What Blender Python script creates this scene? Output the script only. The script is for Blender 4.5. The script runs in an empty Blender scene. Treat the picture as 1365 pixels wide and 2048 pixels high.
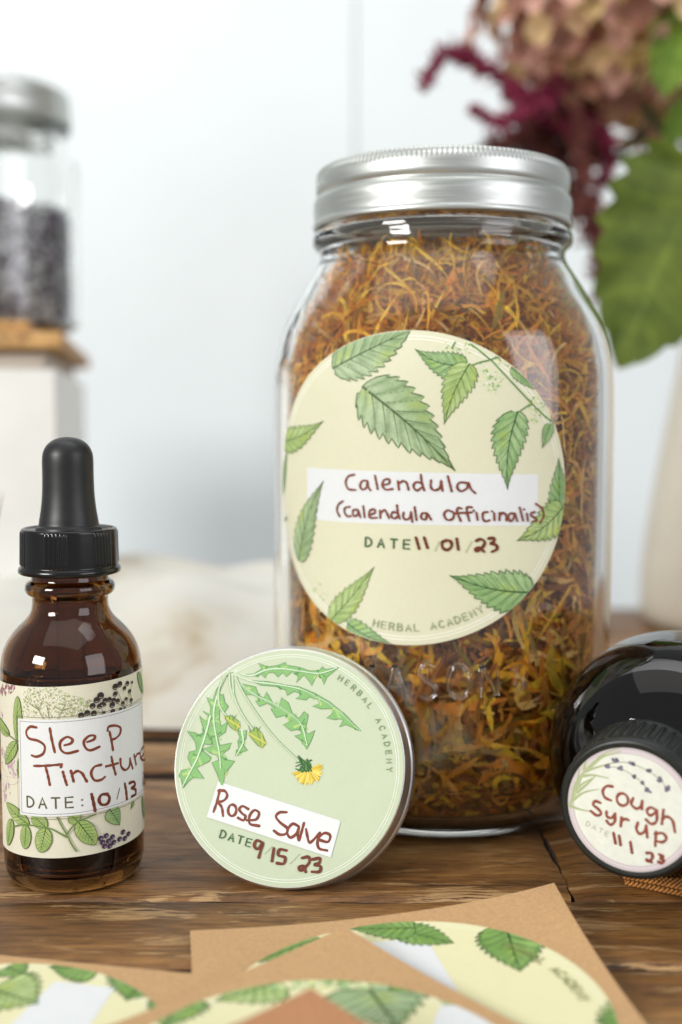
import bpy, math, random
import numpy as np
from mathutils import Vector, Matrix
from mathutils.geometry import tessellate_polygon

random.seed(7)
rs = np.random.RandomState(11)
sc = bpy.context.scene
COL = sc.collection
R = math.radians
MM = 0.001

# ------------------------------------------------------------------ camera
F_PX, PITCH, CAM_H = 2330.0, R(4.5), 108.0       # millimetres above the table
cam_d = bpy.data.cameras.new('camera')
cam = bpy.data.objects.new('camera', cam_d)
COL.objects.link(cam)
cam_d.sensor_fit = 'VERTICAL'
cam_d.sensor_height = 36.0
cam_d.lens = 36.0 * F_PX / 2048.0
cam_d.clip_start = 0.01
cam_d.clip_end = 20
cam.location = (0, 0, CAM_H * MM)
cam.rotation_euler = (math.pi / 2 - PITCH, 0, 0)
cam_d.dof.use_dof = True
cam_d.dof.focus_distance = 0.266
cam_d.dof.aperture_fstop = 6.6
cam_d.dof.aperture_blades = 0
sc.camera = cam

# ------------------------------------------------------------------ light
w = bpy.data.worlds.new('World')
sc.world = w
w.use_nodes = True
w.node_tree.nodes['Background'].inputs['Color'].default_value = (0.97, 0.99, 1.0, 1)
w.node_tree.nodes['Background'].inputs['Strength'].default_value = 0.42


def area_light(name, loc, target, sx, sy, power, col=(1, 1, 1), spread=180):
    l = bpy.data.lights.new(name, 'AREA')
    l.shape = 'RECTANGLE'
    l.size, l.size_y = sx, sy
    l.energy = power
    l.spread = R(spread)
    l.color = col
    o = bpy.data.objects.new(name, l)
    COL.objects.link(o)
    o.location = loc
    d = Vector(target) - Vector(loc)
    o.rotation_euler = d.to_track_quat('-Z', 'Y').to_euler()
    return o


area_light('window_light', (-0.88, -0.55, 0.50), (0.02, 0.33, 0.08), 0.42, 0.36, 14.2, (1.0, 0.985, 0.96))
area_light('wall_wash_light', (-0.20, 0.50, 0.80), (0.0, 0.90, -0.12), 1.3, 0.3, 1.6, (0.98, 0.99, 1.0), 110)  # added lamp washing the wall brighter, no window there
area_light('far_window_light', (0.95, -0.45, 0.45), (0.05, 0.33, 0.07), 0.7, 0.7, 5, (0.95, 0.94, 1.0))

area_light('overhead_fill_light', (-0.1, 0.05, 1.45), (0.0, 0.45, 0.0), 1.5, 1.3, 4.5, (1.0, 0.99, 0.97))  # added overhead fill, makes up for the dimmer world light

sc.view_settings.view_transform = 'Standard'
sc.view_settings.look = 'None'
sc.view_settings.exposure = 0
sc.view_settings.gamma = 1
sc.render.engine = 'CYCLES'
sc.cycles.use_denoising = True
sc.cycles.max_bounces = 22
sc.cycles.transmission_bounces = 12
sc.cycles.transparent_max_bounces = 12
sc.cycles.glossy_bounces = 6
sc.cycles.diffuse_bounces = 10
sc.cycles.sample_clamp_indirect = 40
sc.cycles.blur_glossy = 0.6


# ------------------------------------------------------------------ colour and node helpers
def lin(c):
    c = c / 255.0
    return c / 12.92 if c <= 0.04045 else ((c + 0.055) / 1.055) ** 2.4


def C(r, g, b):
    return (lin(r), lin(g), lin(b), 1.0)


def new_mat(name):
    m = bpy.data.materials.new(name)
    m.use_nodes = True
    nt = m.node_tree
    return m, nt, nt.nodes['Principled BSDF']


def setp(b, **k):
    names = dict(col='Base Color', rough='Roughness', metal='Metallic', ior='IOR', trans='Transmission Weight',
                 coat='Coat Weight', coatr='Coat Roughness', spec='Specular IOR Level', sub='Subsurface Weight',
                 subr='Subsurface Radius', subs='Subsurface Scale', aniso='Anisotropic', sheen='Sheen Weight', alpha='Alpha')
    for a, v in k.items():
        b.inputs[names[a]].default_value = v


def N(nt, t, **k):
    n = nt.nodes.new(t)
    for a, v in k.items():
        if a in n.inputs:
            n.inputs[a].default_value = v
        else:
            setattr(n, a, v)
    return n


def coords(nt, scale=(1, 1, 1), kind='Object', rot=(0, 0, 0)):
    tc = N(nt, 'ShaderNodeTexCoord')
    mp = N(nt, 'ShaderNodeMapping')
    mp.inputs['Scale'].default_value = scale
    mp.inputs['Rotation'].default_value = rot
    nt.links.new(tc.outputs[kind], mp.inputs['Vector'])
    return mp.outputs[0]


def noise(nt, vec, scale, detail=4, rough=0.55, dist=0.0):
    n = N(nt, 'ShaderNodeTexNoise')
    n.inputs['Scale'].default_value = scale
    n.inputs['Detail'].default_value = detail
    n.inputs['Roughness'].default_value = rough
    n.inputs['Distortion'].default_value = dist
    if vec is not None:
        nt.links.new(vec, n.inputs['Vector'])
    return n


def ramp(nt, src, stops, interp='LINEAR'):
    r = N(nt, 'ShaderNodeValToRGB')
    r.color_ramp.interpolation = interp
    e = r.color_ramp.elements
    while len(e) < len(stops):
        e.new(0.5)
    for el, (p, c) in zip(e, stops):
        el.position = p
        el.color = c if len(c) == 4 else (*c, 1)
    nt.links.new(src, r.inputs[0])
    return r


def mixc(nt, fac, a, b, mode='MIX'):
    m = N(nt, 'ShaderNodeMix', data_type='RGBA', blend_type=mode)
    for sock, v in ((m.inputs[0], fac), (m.inputs[6], a), (m.inputs[7], b)):
        if hasattr(v, 'is_output') or isinstance(v, bpy.types.NodeSocket):
            nt.links.new(v, sock)
        else:
            sock.default_value = v
    return m.outputs[2]


def bump(nt, bsdf, h, strength=0.3, dist=0.0005, prev=None):
    b = N(nt, 'ShaderNodeBump')
    b.inputs['Strength'].default_value = strength
    b.inputs['Distance'].default_value = dist
    nt.links.new(h, b.inputs['Height'])
    if prev is not None:
        nt.links.new(prev, b.inputs['Normal'])
    nt.links.new(b.outputs[0], bsdf.inputs['Normal'])
    return b.outputs[0]


# ------------------------------------------------------------------ materials
def simple(name, col, rough=0.5, nscale=None, amt=0.15, bumpst=0.0, bdist=0.0003, **k):
    m, nt, b = new_mat(name)
    setp(b, col=col, rough=rough, **k)
    if nscale:
        n = noise(nt, coords(nt), nscale, 5, 0.6)
        dk = tuple(c * (1 - amt) for c in col[:3]) + (1,)
        lt = tuple(min(1, c * (1 + amt)) for c in col[:3]) + (1,)
        r = ramp(nt, n.outputs['Fac'], [(0.3, dk), (0.7, lt)])
        nt.links.new(r.outputs[0], b.inputs['Base Color'])
        if bumpst:
            bump(nt, b, n.outputs['Fac'], bumpst, bdist)
    return m


def print_mat(name, rough=0.55, mottle=0.09, mscale=420):
    """ink printed on paper: colour comes with the geometry, small grain from noise"""
    m, nt, b = new_mat(name)
    at = N(nt, 'ShaderNodeAttribute', attribute_name='Col')
    n = noise(nt, coords(nt), mscale, 6, 0.65)
    r = ramp(nt, n.outputs['Fac'], [(0.32, (1 - mottle,) * 3), (0.68, (1 + mottle * 0.35,) * 3)])
    c = mixc(nt, 1.0, at.outputs['Color'], r.outputs[0], 'MULTIPLY')
    nt.links.new(c, b.inputs['Base Color'])
    setp(b, rough=rough, spec=0.35)
    return m


def glass_mat(name, col, ior=1.5, rough=0.0):
    m, nt, b = new_mat(name)
    setp(b, col=col, trans=1.0, ior=ior, rough=rough)
    return m


M_GLASS = glass_mat('clear_glass', (0.985, 0.995, 0.985, 1))
M_AMBER = glass_mat('amber_glass', (0.24, 0.105, 0.03, 1), 1.5)
M_DARKGLASS = glass_mat('dark_amber_glass', (0.03, 0.012, 0.005, 1), 1.5)


def metal_mat(name, col, rough=0.3, brushed=True):
    m, nt, b = new_mat(name)
    setp(b, col=col, metal=1.0, rough=rough)
    n = noise(nt, coords(nt, (60, 60, 2500)), 1.0, 4, 0.6)
    r = ramp(nt, n.outputs['Fac'], [(0.3, (rough * 0.75,) * 3), (0.75, (rough * 1.35,) * 3)])
    nt.links.new(r.outputs[0], b.inputs['Roughness'])
    n2 = noise(nt, coords(nt), 300, 5, 0.6)
    bump(nt, b, n2.outputs['Fac'], 0.05, 0.0002)
    return m


M_LID = metal_mat('satin_aluminium', (0.58, 0.60, 0.57, 1), 0.40)
M_TIN = metal_mat('tin_metal', (0.80, 0.79, 0.76, 1), 0.40)
M_PRINT = print_mat('label_print')
M_INK = print_mat('marker_ink', 0.45, 0.22, 900)


def paper_mat(name, col, rough=0.6, amt=0.03, fibre=0.08, scale=900):
    m, nt, b = new_mat(name)
    n = noise(nt, coords(nt), scale, 6, 0.7)
    n2 = noise(nt, coords(nt), 35, 3, 0.5)
    dk = tuple(c * (1 - amt) for c in col[:3]) + (1,)
    r = ramp(nt, n.outputs['Fac'], [(0.35, dk), (0.65, col)])
    r2 = ramp(nt, n2.outputs['Fac'], [(0.3, (0.975, 0.97, 0.96)), (0.7, (1, 1, 1))])
    nt.links.new(mixc(nt, 1.0, r.outputs[0], r2.outputs[0], 'MULTIPLY'), b.inputs['Base Color'])
    n3 = noise(nt, coords(nt), 130, 2, 0.5)
    pv = bump(nt, b, n3.outputs['Fac'], 0.25, 0.0006)
    bump(nt, b, n.outputs['Fac'], fibre, 0.0003, pv)
    setp(b, rough=rough, spec=0.35)
    return m


M_CREAM = paper_mat('cream_label_paper', C(220, 219, 190))
M_SAGE = paper_mat('sage_label_paper', C(196, 207, 179))
M_IVORY = paper_mat('ivory_label_paper', C(222, 219, 198))
M_LILACP = paper_mat('lilac_label_paper', C(208, 198, 201))
M_WHITE = paper_mat('white_label_panel', C(226, 229, 230))
M_KRAFT = paper_mat('kraft_paper', C(204, 164, 118), 0.7, 0.22, 0.35, 1400)
M_KRAFT2 = paper_mat('kraft_paper_reddish', C(192, 138, 98), 0.7, 0.2, 0.35, 1400)
M_RUBBER = simple('black_rubber', C(22, 23, 23), 0.42, 600, 0.3, 0.08, 0.0002)
M_BLACKP = simple('black_plastic', C(9, 9, 9), 0.2, 500, 0.3, 0.05, 0.0001, spec=0.5)
M_CAPP = simple('charcoal_plastic', C(20, 23, 22), 0.38, 500, 0.3, 0.08, 0.0002)


def wood_mat(name, dark, mid, light, seed=0.0, rough=0.38):
    m, nt, b = new_mat(name)
    tc = N(nt, 'ShaderNodeTexCoord')
    off = N(nt, 'ShaderNodeVectorMath', operation='ADD')
    nt.links.new(tc.outputs['Object'], off.inputs[0])
    off.inputs[1].default_value = (seed, seed * 1.7, seed * 0.3)

    def mp(s):
        q = N(nt, 'ShaderNodeMapping')
        q.inputs['Scale'].default_value = s
        nt.links.new(off.outputs[0], q.inputs['Vector'])
        return q.outputs[0]
    big = noise(nt, mp((9, 42, 20)), 1, 4, 0.6, 0.6)          # long soft figure
    grain = noise(nt, mp((34, 380, 100)), 1, 8, 0.76, 1.1)      # grain
    fine = noise(nt, mp((85, 1900, 200)), 1, 5, 0.72, 0.6)          # pores
    patch = noise(nt, mp((17, 75, 30)), 1, 6, 0.68, 1.6)       # worn pale patches
    crack = noise(nt, mp((14, 330, 40)), 1, 3, 0.5, 0.5)
    c0 = ramp(nt, big.outputs['Fac'], [(0.30, dark), (0.5, mid), (0.72, light)])
    g = ramp(nt, grain.outputs['Fac'], [(0.34, (0.50, 0.45, 0.40)), (0.50, (0.92, 0.91, 0.90)), (0.68, (1.28, 1.26, 1.22))])
    c1 = mixc(nt, 0.95, c0.outputs[0], g.outputs[0], 'MULTIPLY')
    pf = ramp(nt, patch.outputs['Fac'], [(0.545, (0, 0, 0)), (0.60, (1, 1, 1))])
    pf2 = N(nt, 'ShaderNodeMath', operation='MULTIPLY')
    nt.links.new(pf.outputs[0], pf2.inputs[0])
    nt.links.new(ramp(nt, fine.outputs['Fac'], [(0.40, (0, 0, 0)), (0.52, (0.62, 0.62, 0.62))]).outputs[0], pf2.inputs[1])
    c2 = mixc(nt, pf2.outputs[0], c1, C(196, 160, 112))
    f = ramp(nt, fine.outputs['Fac'], [(0.41, (0.30, 0.25, 0.20)), (0.49, (1, 1, 1))])
    c3 = mixc(nt, 0.8, c2, f.outputs[0], 'MULTIPLY')
    ck = ramp(nt, crack.outputs['Fac'], [(0.270, (0.10, 0.075, 0.05)), (0.315, (1, 1, 1))])
    dash = noise(nt, mp((62, 1250, 80)), 1, 4, 0.6, 0.4)
    dr = ramp(nt, dash.outputs['Fac'], [(0.355, (0.07, 0.05, 0.035)), (0.385, (1, 1, 1))])
    dm = ramp(nt, patch.outputs['Fac'], [(0.40, (0.25, 0.25, 0.25)), (0.58, (1, 1, 1))])
    c3 = mixc(nt, dm.outputs[0], c3, mixc(nt, 1.0, c3, dr.outputs[0], 'MULTIPLY'))
    c4 = mixc(nt, 0.9, c3, ck.outputs[0], 'MULTIPLY')
    nt.links.new(c4, b.inputs['Base Color'])
    rr = ramp(nt, grain.outputs['Fac'], [(0.3, (rough + 0.25,) * 3), (0.6, (rough,) * 3)])
    nt.links.new(rr.outputs[0], b.inputs['Roughness'])
    p = bump(nt, b, grain.outputs['Fac'], 0.55, 0.0007)
    p = bump(nt, b, fine.outputs['Fac'], 0.25, 0.0002, p)
    bump(nt, b, ck.outputs[0], 0.6, 0.0008, p)
    setp(b, spec=0.45)
    return m


WOOD = [wood_mat('aged_table_wood_%s' % n, C(*a), C(*b_), C(*c), s) for n, a, b_, c, s in (
    ('honey', (84, 56, 28), (140, 98, 52), (176, 132, 78), 0.0),
    ('walnut', (74, 48, 22), (126, 84, 40), (162, 116, 62), 3.1),
    ('tan', (94, 62, 30), (150, 106, 56), (184, 140, 82), 6.7))]
M_PINE = wood_mat('pine_board', C(168, 120, 66), C(194, 146, 86), C(214, 172, 112), 9.0, 0.5)
M_WALL = simple('white_painted_wall', C(222, 228, 229), 0.6, 5, 0.03, 0.10, 0.003)
M_BOX = simple('white_painted_wood', C(236, 236, 231), 0.6, 20, 0.06, 0.1, 0.001)


# ------------------------------------------------------------------ scene-graph helpers
def tag(o, label=None, cat=None, group=None, kind=None):
    if label: o['label'] = label
    if cat: o['category'] = cat
    if group: o['group'] = group
    if kind: o['kind'] = kind
    return o


def empty(name, loc_mm, rot=None, label=None, cat=None, group=None, parent=None):
    o = bpy.data.objects.new(name, None)
    COL.objects.link(o)
    o.empty_display_size = 0.01
    o.location = Vector(loc_mm) * MM
    if rot is not None:
        o.rotation_euler = rot.to_euler() if hasattr(rot, 'to_euler') else rot
    if parent: o.parent = parent
    tag(o, label, cat, group)
    return o


class MB:
    """collects vertices (mm) and faces, then links ONE mesh object"""
    def __init__(s):
        s.v, s.f, s.c, s.mi = [], [], [], []

    def add(s, verts, faces, col=None, mi=0):
        k = len(s.v)
        s.v += [tuple(p) for p in verts]
        s.f += [tuple(k + i for i in f) for f in faces]
        s.mi += [mi] * len(faces)
        if col is None:
            s.c += [(1, 1, 1, 1)] * len(verts)
        elif isinstance(col, tuple):
            s.c += [col] * len(verts)
        else:
            s.c += list(col)

    def grid(s, rows, col=None, wrap=False, mi=0):
        n, m = len(rows), len(rows[0])
        v = [p for r in rows for p in r]
        f = []
        for i in range(n - 1):
            for j in range(m if wrap else m - 1):
                j2 = (j + 1) % m
                f.append((i * m + j, i * m + j2, (i + 1) * m + j2, (i + 1) * m + j))
        s.add(v, f, col, mi)

    def mesh(s, name, mats, smooth=True):
        me = bpy.data.meshes.new(name)
        me.from_pydata([(a * MM, b * MM, c * MM) for a, b, c in s.v], [], s.f)
        for m in (mats if isinstance(mats, (list, tuple)) else [mats]):
            me.materials.append(m)
        if any(s.mi):
            me.polygons.foreach_set('material_index', s.mi)
        if smooth:
            me.polygons.foreach_set('use_smooth', [True] * len(me.polygons))
        a = me.color_attributes.new('Col', 'FLOAT_COLOR', 'POINT')
        a.data.foreach_set('color', np.array(s.c, dtype=np.float32).ravel())
        me.update()
        return me

    def build(s, name, mats, parent=None, smooth=True, sharp=None):
        me = s.mesh(name, mats, smooth)
        o = bpy.data.objects.new(name, me)
        COL.objects.link(o)
        if parent: o.parent = parent
        if sharp:
            mod = None
            for e in me.edges:
                pass
        return o


def lathe(prof, seg=96, rfun=None, closed_top=False, closed_bot=False):
    """prof: list of (z, r); rfun(phi, z, r) -> r"""
    rows = []
    for z, r in prof:
        row = []
        for j in range(seg):
            a = 2 * math.pi * j / seg
            q = rfun(a, z, r) if rfun else r
            row.append((q * math.sin(a), -q * math.cos(a), z))
        rows.append(row)
    return rows


def lathe_mb(mb, prof, seg=96, rfun=None, cap0=False, cap1=False, mi=0):
    rows = lathe(prof, seg, rfun)
    mb.grid(rows, wrap=True, mi=mi)
    for flag, row, z in ((cap0, rows[0], prof[0][0]), (cap1, rows[-1], prof[-1][0])):
        if flag:
            k = len(row)
            mb.add(row + [(0, 0, z)], [(i, (i + 1) % k, k) if flag and row is rows[-1] else ((i + 1) % k, i, k) for i in range(k)], mi=mi)


def smooth_prof(pts, n=6):
    """Catmull-Rom through (z,r) points"""
    out = []
    P = [pts[0]] + list(pts) + [pts[-1]]
    for i in range(1, len(P) - 2):
        for k in range(n):
            t = k / n
            o = []
            for d in (0, 1):
                a, b, c, e = P[i - 1][d], P[i][d], P[i + 1][d], P[i + 2][d]
                o.append(0.5 * ((2 * b) + (-a + c) * t + (2 * a - 5 * b + 4 * c - e) * t * t + (-a + 3 * b - 3 * c + e) * t ** 3))
            out.append(tuple(o))
    out.append(tuple(pts[-1]))
    return out


def box_mb(mb, x0, x1, y0, y1, z0, z1, bv=0.4, mi=0):
    """box with chamfered edges"""
    xs, ys, zs = (x0, x1), (y0, y1), (z0, z1)
    v = []
    idx = {}
    for i in (0, 1):
        for j in (0, 1):
            for k in (0, 1):
                sx, sy, sz = (bv if i == 0 else -bv), (bv if j == 0 else -bv), (bv if k == 0 else -bv)
                for ax in range(3):
                    p = [xs[i] + sx, ys[j] + sy, zs[k] + sz]
                    p[ax] = (xs[i], ys[j], zs[k])[ax]
                    idx[(i, j, k, ax)] = len(v)
                    v.append(tuple(p))
    f = []
    for ax in range(3):
        o = [a for a in range(3) if a != ax]
        for s in (0, 1):
            q = []
            for a, b in ((0, 0), (1, 0), (1, 1), (0, 1)):
                c = [0, 0, 0]
                c[ax] = s; c[o[0]] = a; c[o[1]] = b
                q.append(idx[(*c, ax)])
            f.append(tuple(q))
    for ax in range(3):                # edges parallel to ax
        o = [a for a in range(3) if a != ax]
        for a in (0, 1):
            for b in (0, 1):
                q = []
                for t, which in ((0, o[0]), (1, o[0]), (1, o[1]), (0, o[1])):
                    c = [0, 0, 0]
                    c[ax] = t; c[o[0]] = a; c[o[1]] = b
                    q.append(idx[(*c, which)])
                f.append(tuple(q))
    for i in (0, 1):
        for j in (0, 1):
            for k in (0, 1):
                f.append((idx[(i, j, k, 0)], idx[(i, j, k, 1)], idx[(i, j, k, 2)]))
    mb.add(v, f, mi=mi)


def recalc(o):
    import bmesh
    bm = bmesh.new()
    bm.from_mesh(o.data)
    bmesh.ops.recalc_face_normals(bm, faces=bm.faces)
    bm.to_mesh(o.data)
    bm.free()
    return o


def tube_rows(path, rad, seg=8):
    """rows of a tube along a 3D path (list of Vectors), rad number or function(t)"""
    rows = []
    n = len(path)
    up = Vector((0.13, 0.21, 1)).normalized()
    for i, p in enumerate(path):
        t = (path[min(i + 1, n - 1)] - path[max(i - 1, 0)]).normalized()
        a = t.cross(up)
        if a.length < 1e-3: a = t.cross(Vector((1, 0, 0)))
        a.normalize()
        b = t.cross(a)
        r = rad(i / (n - 1)) if callable(rad) else rad
        rows.append([tuple(p + (a * math.cos(q) + b * math.sin(q)) * r) for q in [2 * math.pi * k / seg for k in range(seg)]])
    return rows


def crom(pts, n=8, closed=False):
    pts = [Vector(p) for p in pts]
    if len(pts) < 3 and not closed:
        return [pts[0].lerp(pts[1], k / n) for k in range(n + 1)]
    P = ([pts[-1]] + pts + [pts[0], pts[1]]) if closed else ([pts[0] * 2 - pts[1]] + pts + [pts[-1] * 2 - pts[-2]])
    out = []
    for i in range(1, len(P) - 2):
        for k in range(n):
            t = k / n
            a, b, c, e = P[i - 1], P[i], P[i + 1], P[i + 2]
            out.append(0.5 * ((2 * b) + (c - a) * t + (2 * a - 5 * b + 4 * c - e) * t * t + (3 * b - a - 3 * c + e) * t ** 3))
    out.append(pts[0] if closed else pts[-1])
    return out


# ------------------------------------------------------------------ camera geometry, used to measure the labels
def ray(px, py):
    a, b = (px - 682.5) / F_PX, (1024.0 - py) / F_PX
    c, s = math.cos(PITCH), math.sin(PITCH)
    return Vector((0, 0, CAM_H)), Vector((a, c + b * s, b * c - s)).normalized()


def at_z(px, py, h=0.0):
    o, d = ray(px, py)
    t = (h - o.z) / d.z
    return o + d * t


def at_y(px, py, Y):
    o, d = ray(px, py)
    return o + d * (Y / d.y)


class Surf:
    """a label surface in its thing's local frame: uv in mm -> point; photo measurement -> uv"""
    def __init__(s, M):
        s.M = M
        s.Mi = M.inverted()

    def lray(s, px, py):
        o, d = ray(px, py)
        return s.Mi @ o, (s.Mi.to_3x3() @ d).normalized()


class Plane(Surf):
    def P(s, u, v, l=0.0):
        return (u, v, l)

    def uv(s, px, py):
        o, d = s.lray(px, py)
        p = o - d * (o.z / d.z)
        return Vector((p.x, p.y))


class Round(Surf):
    """vertical prism with (super)elliptic section, radius may vary with z"""
    def __init__(s, M, r0, n=2.0, rz=None, lift0=0.0):
        super().__init__(M)
        s.r0, s.n, s.rz, s.lift0 = r0, n, rz or (lambda z: r0), lift0
        ph = np.linspace(-math.pi * 0.75, math.pi * 0.75, 3001)
        rho = r0 / (np.abs(np.sin(ph)) ** n + np.abs(np.cos(ph)) ** n) ** (1 / n)
        x, y = rho * np.sin(ph), -rho * np.cos(ph)
        ds = np.hypot(np.diff(x), np.diff(y))
        arc = np.concatenate([[0], np.cumsum(ds)])
        arc -= arc[1500]
        s.ph, s.arc = ph, arc

    def P(s, u, v, l=0.0):
        ph = float(np.interp(u, s.arc, s.ph))
        n = s.n
        sn, cs = math.sin(ph), math.cos(ph)
        k = s.rz(v) / s.r0
        rho = s.r0 * k / (abs(sn) ** n + abs(cs) ** n) ** (1 / n)
        nx = math.copysign(abs(sn) ** (n - 1), sn)
        ny = -math.copysign(abs(cs) ** (n - 1), cs)
        q = math.hypot(nx, ny)
        L = l + s.lift0
        return (rho * sn + nx / q * L, -rho * cs + ny / q * L, v)

    def uv(s, px, py):
        o, d = s.lray(px, py)

        def F(t):
            p = o + d * t
            return (abs(p.x) ** s.n + abs(p.y) ** s.n) ** (1 / s.n) - (s.rz(p.z) + s.lift0)
        tc = -(o.x * d.x + o.y * d.y) / (d.x ** 2 + d.y ** 2)
        a, b = 0.0, tc
        if F(b) > 0:
            a = b
        for _ in range(50):
            m = (a + b) / 2
            if F(m) > 0: a = m
            else: b = m
        p = o + d * a
        ph = math.atan2(p.x, -p.y)
        return Vector((float(np.interp(ph, s.ph, s.arc)), p.z))


class Crop:
    """coordinates read off an enlarged piece of the photograph -> label uv"""
    def __init__(s, surf, ox, oy, sx):
        s.s, s.ox, s.oy, s.k = surf, ox, oy, sx

    def __call__(s, x, y):
        return s.s.uv(s.ox + x / s.k, s.oy + y / s.k)


# ------------------------------------------------------------------ print artwork on a surface
class Art:
    def __init__(s, surf, clip=None):
        s.s, s.mb, s.lv, s.clip = surf, MB(), 0.04, clip
        s.panel = MB()

    def step(s, d=0.0005):
        s.lv += d
        return s.lv

    def cl(s, p):
        if s.clip:
            c, ru, rv = s.clip
            du, dv = (p[0] - c[0]) / ru, (p[1] - c[1]) / rv
            q = math.hypot(du, dv)
            if q > 0.995:
                return (c[0] + du / q * ru * 0.995, c[1] + dv / q * rv * 0.995)
        return (p[0], p[1])

    def pt(s, p, l):
        p = s.cl(p)
        return s.s.P(p[0], p[1], l)

    def stroke(s, pts, w, col, n=6, taper=0.0, closed=False, smooth=True, wob=0.0, ink=False):
        path = crom(pts, n, closed) if smooth else [Vector(p) for p in pts]
        L = s.step()
        m = len(path)
        left, right, nor = [], [], []
        for i, p in enumerate(path):
            t = path[min(i + 1, m - 1)] - path[max(i - 1, 0)]
            if t.length < 1e-6: t = Vector((1, 0))
            t.normalize()
            nn = Vector((-t.y, t.x))
            f = i / max(1, m - 1)
            hw = w / 2 * (1 - taper * f) * (1 + wob * math.sin(f * 17 + len(s.mb.v)))
            l = L + 0.0004 * f
            nor.append((p, t, nn, hw, l))
        rows = [[s.pt(p + nn * hw, l), s.pt(p, l), s.pt(p - nn * hw, l)] for p, t, nn, hw, l in nor]
        if ink:
            cc = []
            for i in range(len(rows)):
                k = 1 + 0.16 * math.sin(i * 0.9 + m) * math.sin(i * 0.37 + m * 2)
                cc += [(col[0] * k * .86, col[1] * k * .86, col[2] * k * .86, 1), (col[0] * k * 1.1, col[1] * k * 1.1, col[2] * k * 1.1, 1), (col[0] * k * .86, col[1] * k * .86, col[2] * k * .86, 1)]
            s.mb.grid(rows, cc)
        else:
            s.mb.grid(rows, col)
        if not closed:
            for (p, t, nn, hw, l), sg in ((nor[0], -1), (nor[-1], 1)):
                fan = [s.pt(p, l)] + [s.pt(p + nn * hw * math.cos(a) + t * sg * hw * math.sin(a), l) for a in [math.pi * k / 6 for k in range(7)]]
                s.mb.add(fan, [(0, i, i + 1) for i in range(1, 7)], col)

    def poly(s, pts, col, lift=None):
        L = s.step() if lift is None else lift
        q = [s.cl(p) for p in pts]
        tr = tessellate_polygon([[Vector((a, b, 0)) for a, b in q]])
        s.mb.add([s.s.P(a, b, L) for a, b in q], tr, col)

    def quad(s, a, b, c, d, col, n=14, panel=True):
        """a b / d c corners, bilinear, bent to the surface"""
        L = s.step()
        a, b, c, d = [Vector(q) for q in (a, b, c, d)]
        rows = [[s.pt(a.lerp(b, i / n).lerp(d.lerp(c, i / n), j / n), L) for i in range(n + 1)] for j in range(n + 1)]
        (s.panel if panel else s.mb).grid(rows, col)
        s.lv += 0.02

    def dot(s, p, r, col, ry=None, n=10):
        L = s.step(0.0002)
        p = Vector(p)
        v = [s.pt(p, L)] + [s.pt(p + Vector((r * math.cos(2 * math.pi * k / n), (ry or r) * math.sin(2 * math.pi * k / n))), L) for k in range(n)]
        s.mb.add(v, [(0, 1 + i, 1 + (i + 1) % n) for i in range(n)], col)

    def ring(s, c, ru, rv, w, col, a0=0, a1=2 * math.pi, n=110):
        L = s.step()
        rows = []
        for k in range(n + 1):
            a = a0 + (a1 - a0) * k / n
            cs, sn = math.cos(a), math.sin(a)
            rows.append([s.s.P(c[0] + (ru + o) * cs, c[1] + (rv + o) * sn, L) for o in (-w / 2, w / 2)])
        s.mb.grid(rows, col)

    def leaf(s, base, tip, hw, bend=0.0, teeth=11, pal=0, side=(1, 1), peak=0.30, tooth=0.30, outline=True, nt_=72, ns=8, veins=7, seed=None):
        rnd = random.Random(seed if seed is not None else int(base[0] * 97 + base[1] * 31))
        base, tip = Vector(base), Vector(tip)
        ax = tip - base
        Ln = ax.length
        e = ax.normalized()
        nn = Vector((-e.y, e.x))
        L = s.step()
        dk, md, lt, ye, ol = PAL[pal]
        k1 = peak / (1 - peak)

        def wid(t):
            if t <= 0 or t >= 1: return 0.0
            a = 0.62
            b = a / k1
            v = t ** a * (1 - t) ** b
            return v / (peak ** a * (1 - peak) ** b)

        def mid(t):
            return base + e * (Ln * t) + nn * (bend * Ln * math.sin(math.pi * t) + 0.0)
        ph = [rnd.uniform(0, 6) for _ in range(6)]
        rows, cols = [], []
        edge = {1: [], -1: []}
        for i in range(nt_ + 1):
            t = i / nt_
            m = mid(t)
            r, c = [], []
            for j in range(-ns, ns + 1):
                q = j / ns
                sg = 1 if q >= 0 else -1
                h = hw * (side[0] if sg > 0 else side[1])
                te = (t * teeth + 0.3 * sg) % 1.0
                saw = 1 + tooth * (te - 0.55) * min(1, 6 * (1 - t)) * (1 if abs(q) > 0.99 else abs(q) ** 4)
                W = wid(t) * h * saw
                p = m + nn * (q * W) - e * (abs(q) ** 2 * W * 0.22 * (1 - t))
                if abs(j) == ns:
                    p = p + e * ((te - 0.5) * tooth * 0.5 * h * min(1, 4 * (1 - t)))
                    edge[sg].append(p)
                r.append(s.pt(p, L))
                # veins sweep forward from the midrib
                vph = (t - abs(q) * 0.17 * (1 + 0.4 * t)) * veins + 0.15 * sg
                d = abs((vph % 1.0) - 0.5) * 2      # 0 at mid-gap, 1 at vein
                nz = 0.5 + 0.5 * math.sin(t * 9 + q * 4 + ph[0]) * math.sin(q * 7 - t * 5 + ph[1])
                f = 0.50 * d ** 2.5 + 0.25 * nz + rnd.uniform(-0.10, 0.10)
                cc = [lt[k] * (1 - f) + dk[k] * f for k in range(3)]
                g = max(0, math.sin(t * 6.5 + ph[2]) * math.sin(q * 3 + ph[3])) ** 2 * (1 - d) * 0.9
                cc = [cc[k] * (1 - g) + ye[k] * g for k in range(3)]
                g2 = 0.45 * (0.5 + 0.5 * math.sin(t * 4 + ph[4] + q * 2))
                cc = [cc[k] * (1 - g2) + md[k] * g2 for k in range(3)]
                c.append((*cc, 1))
            rows.append(r)
            cols += c
        s.mb.grid(rows, cols)
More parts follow.
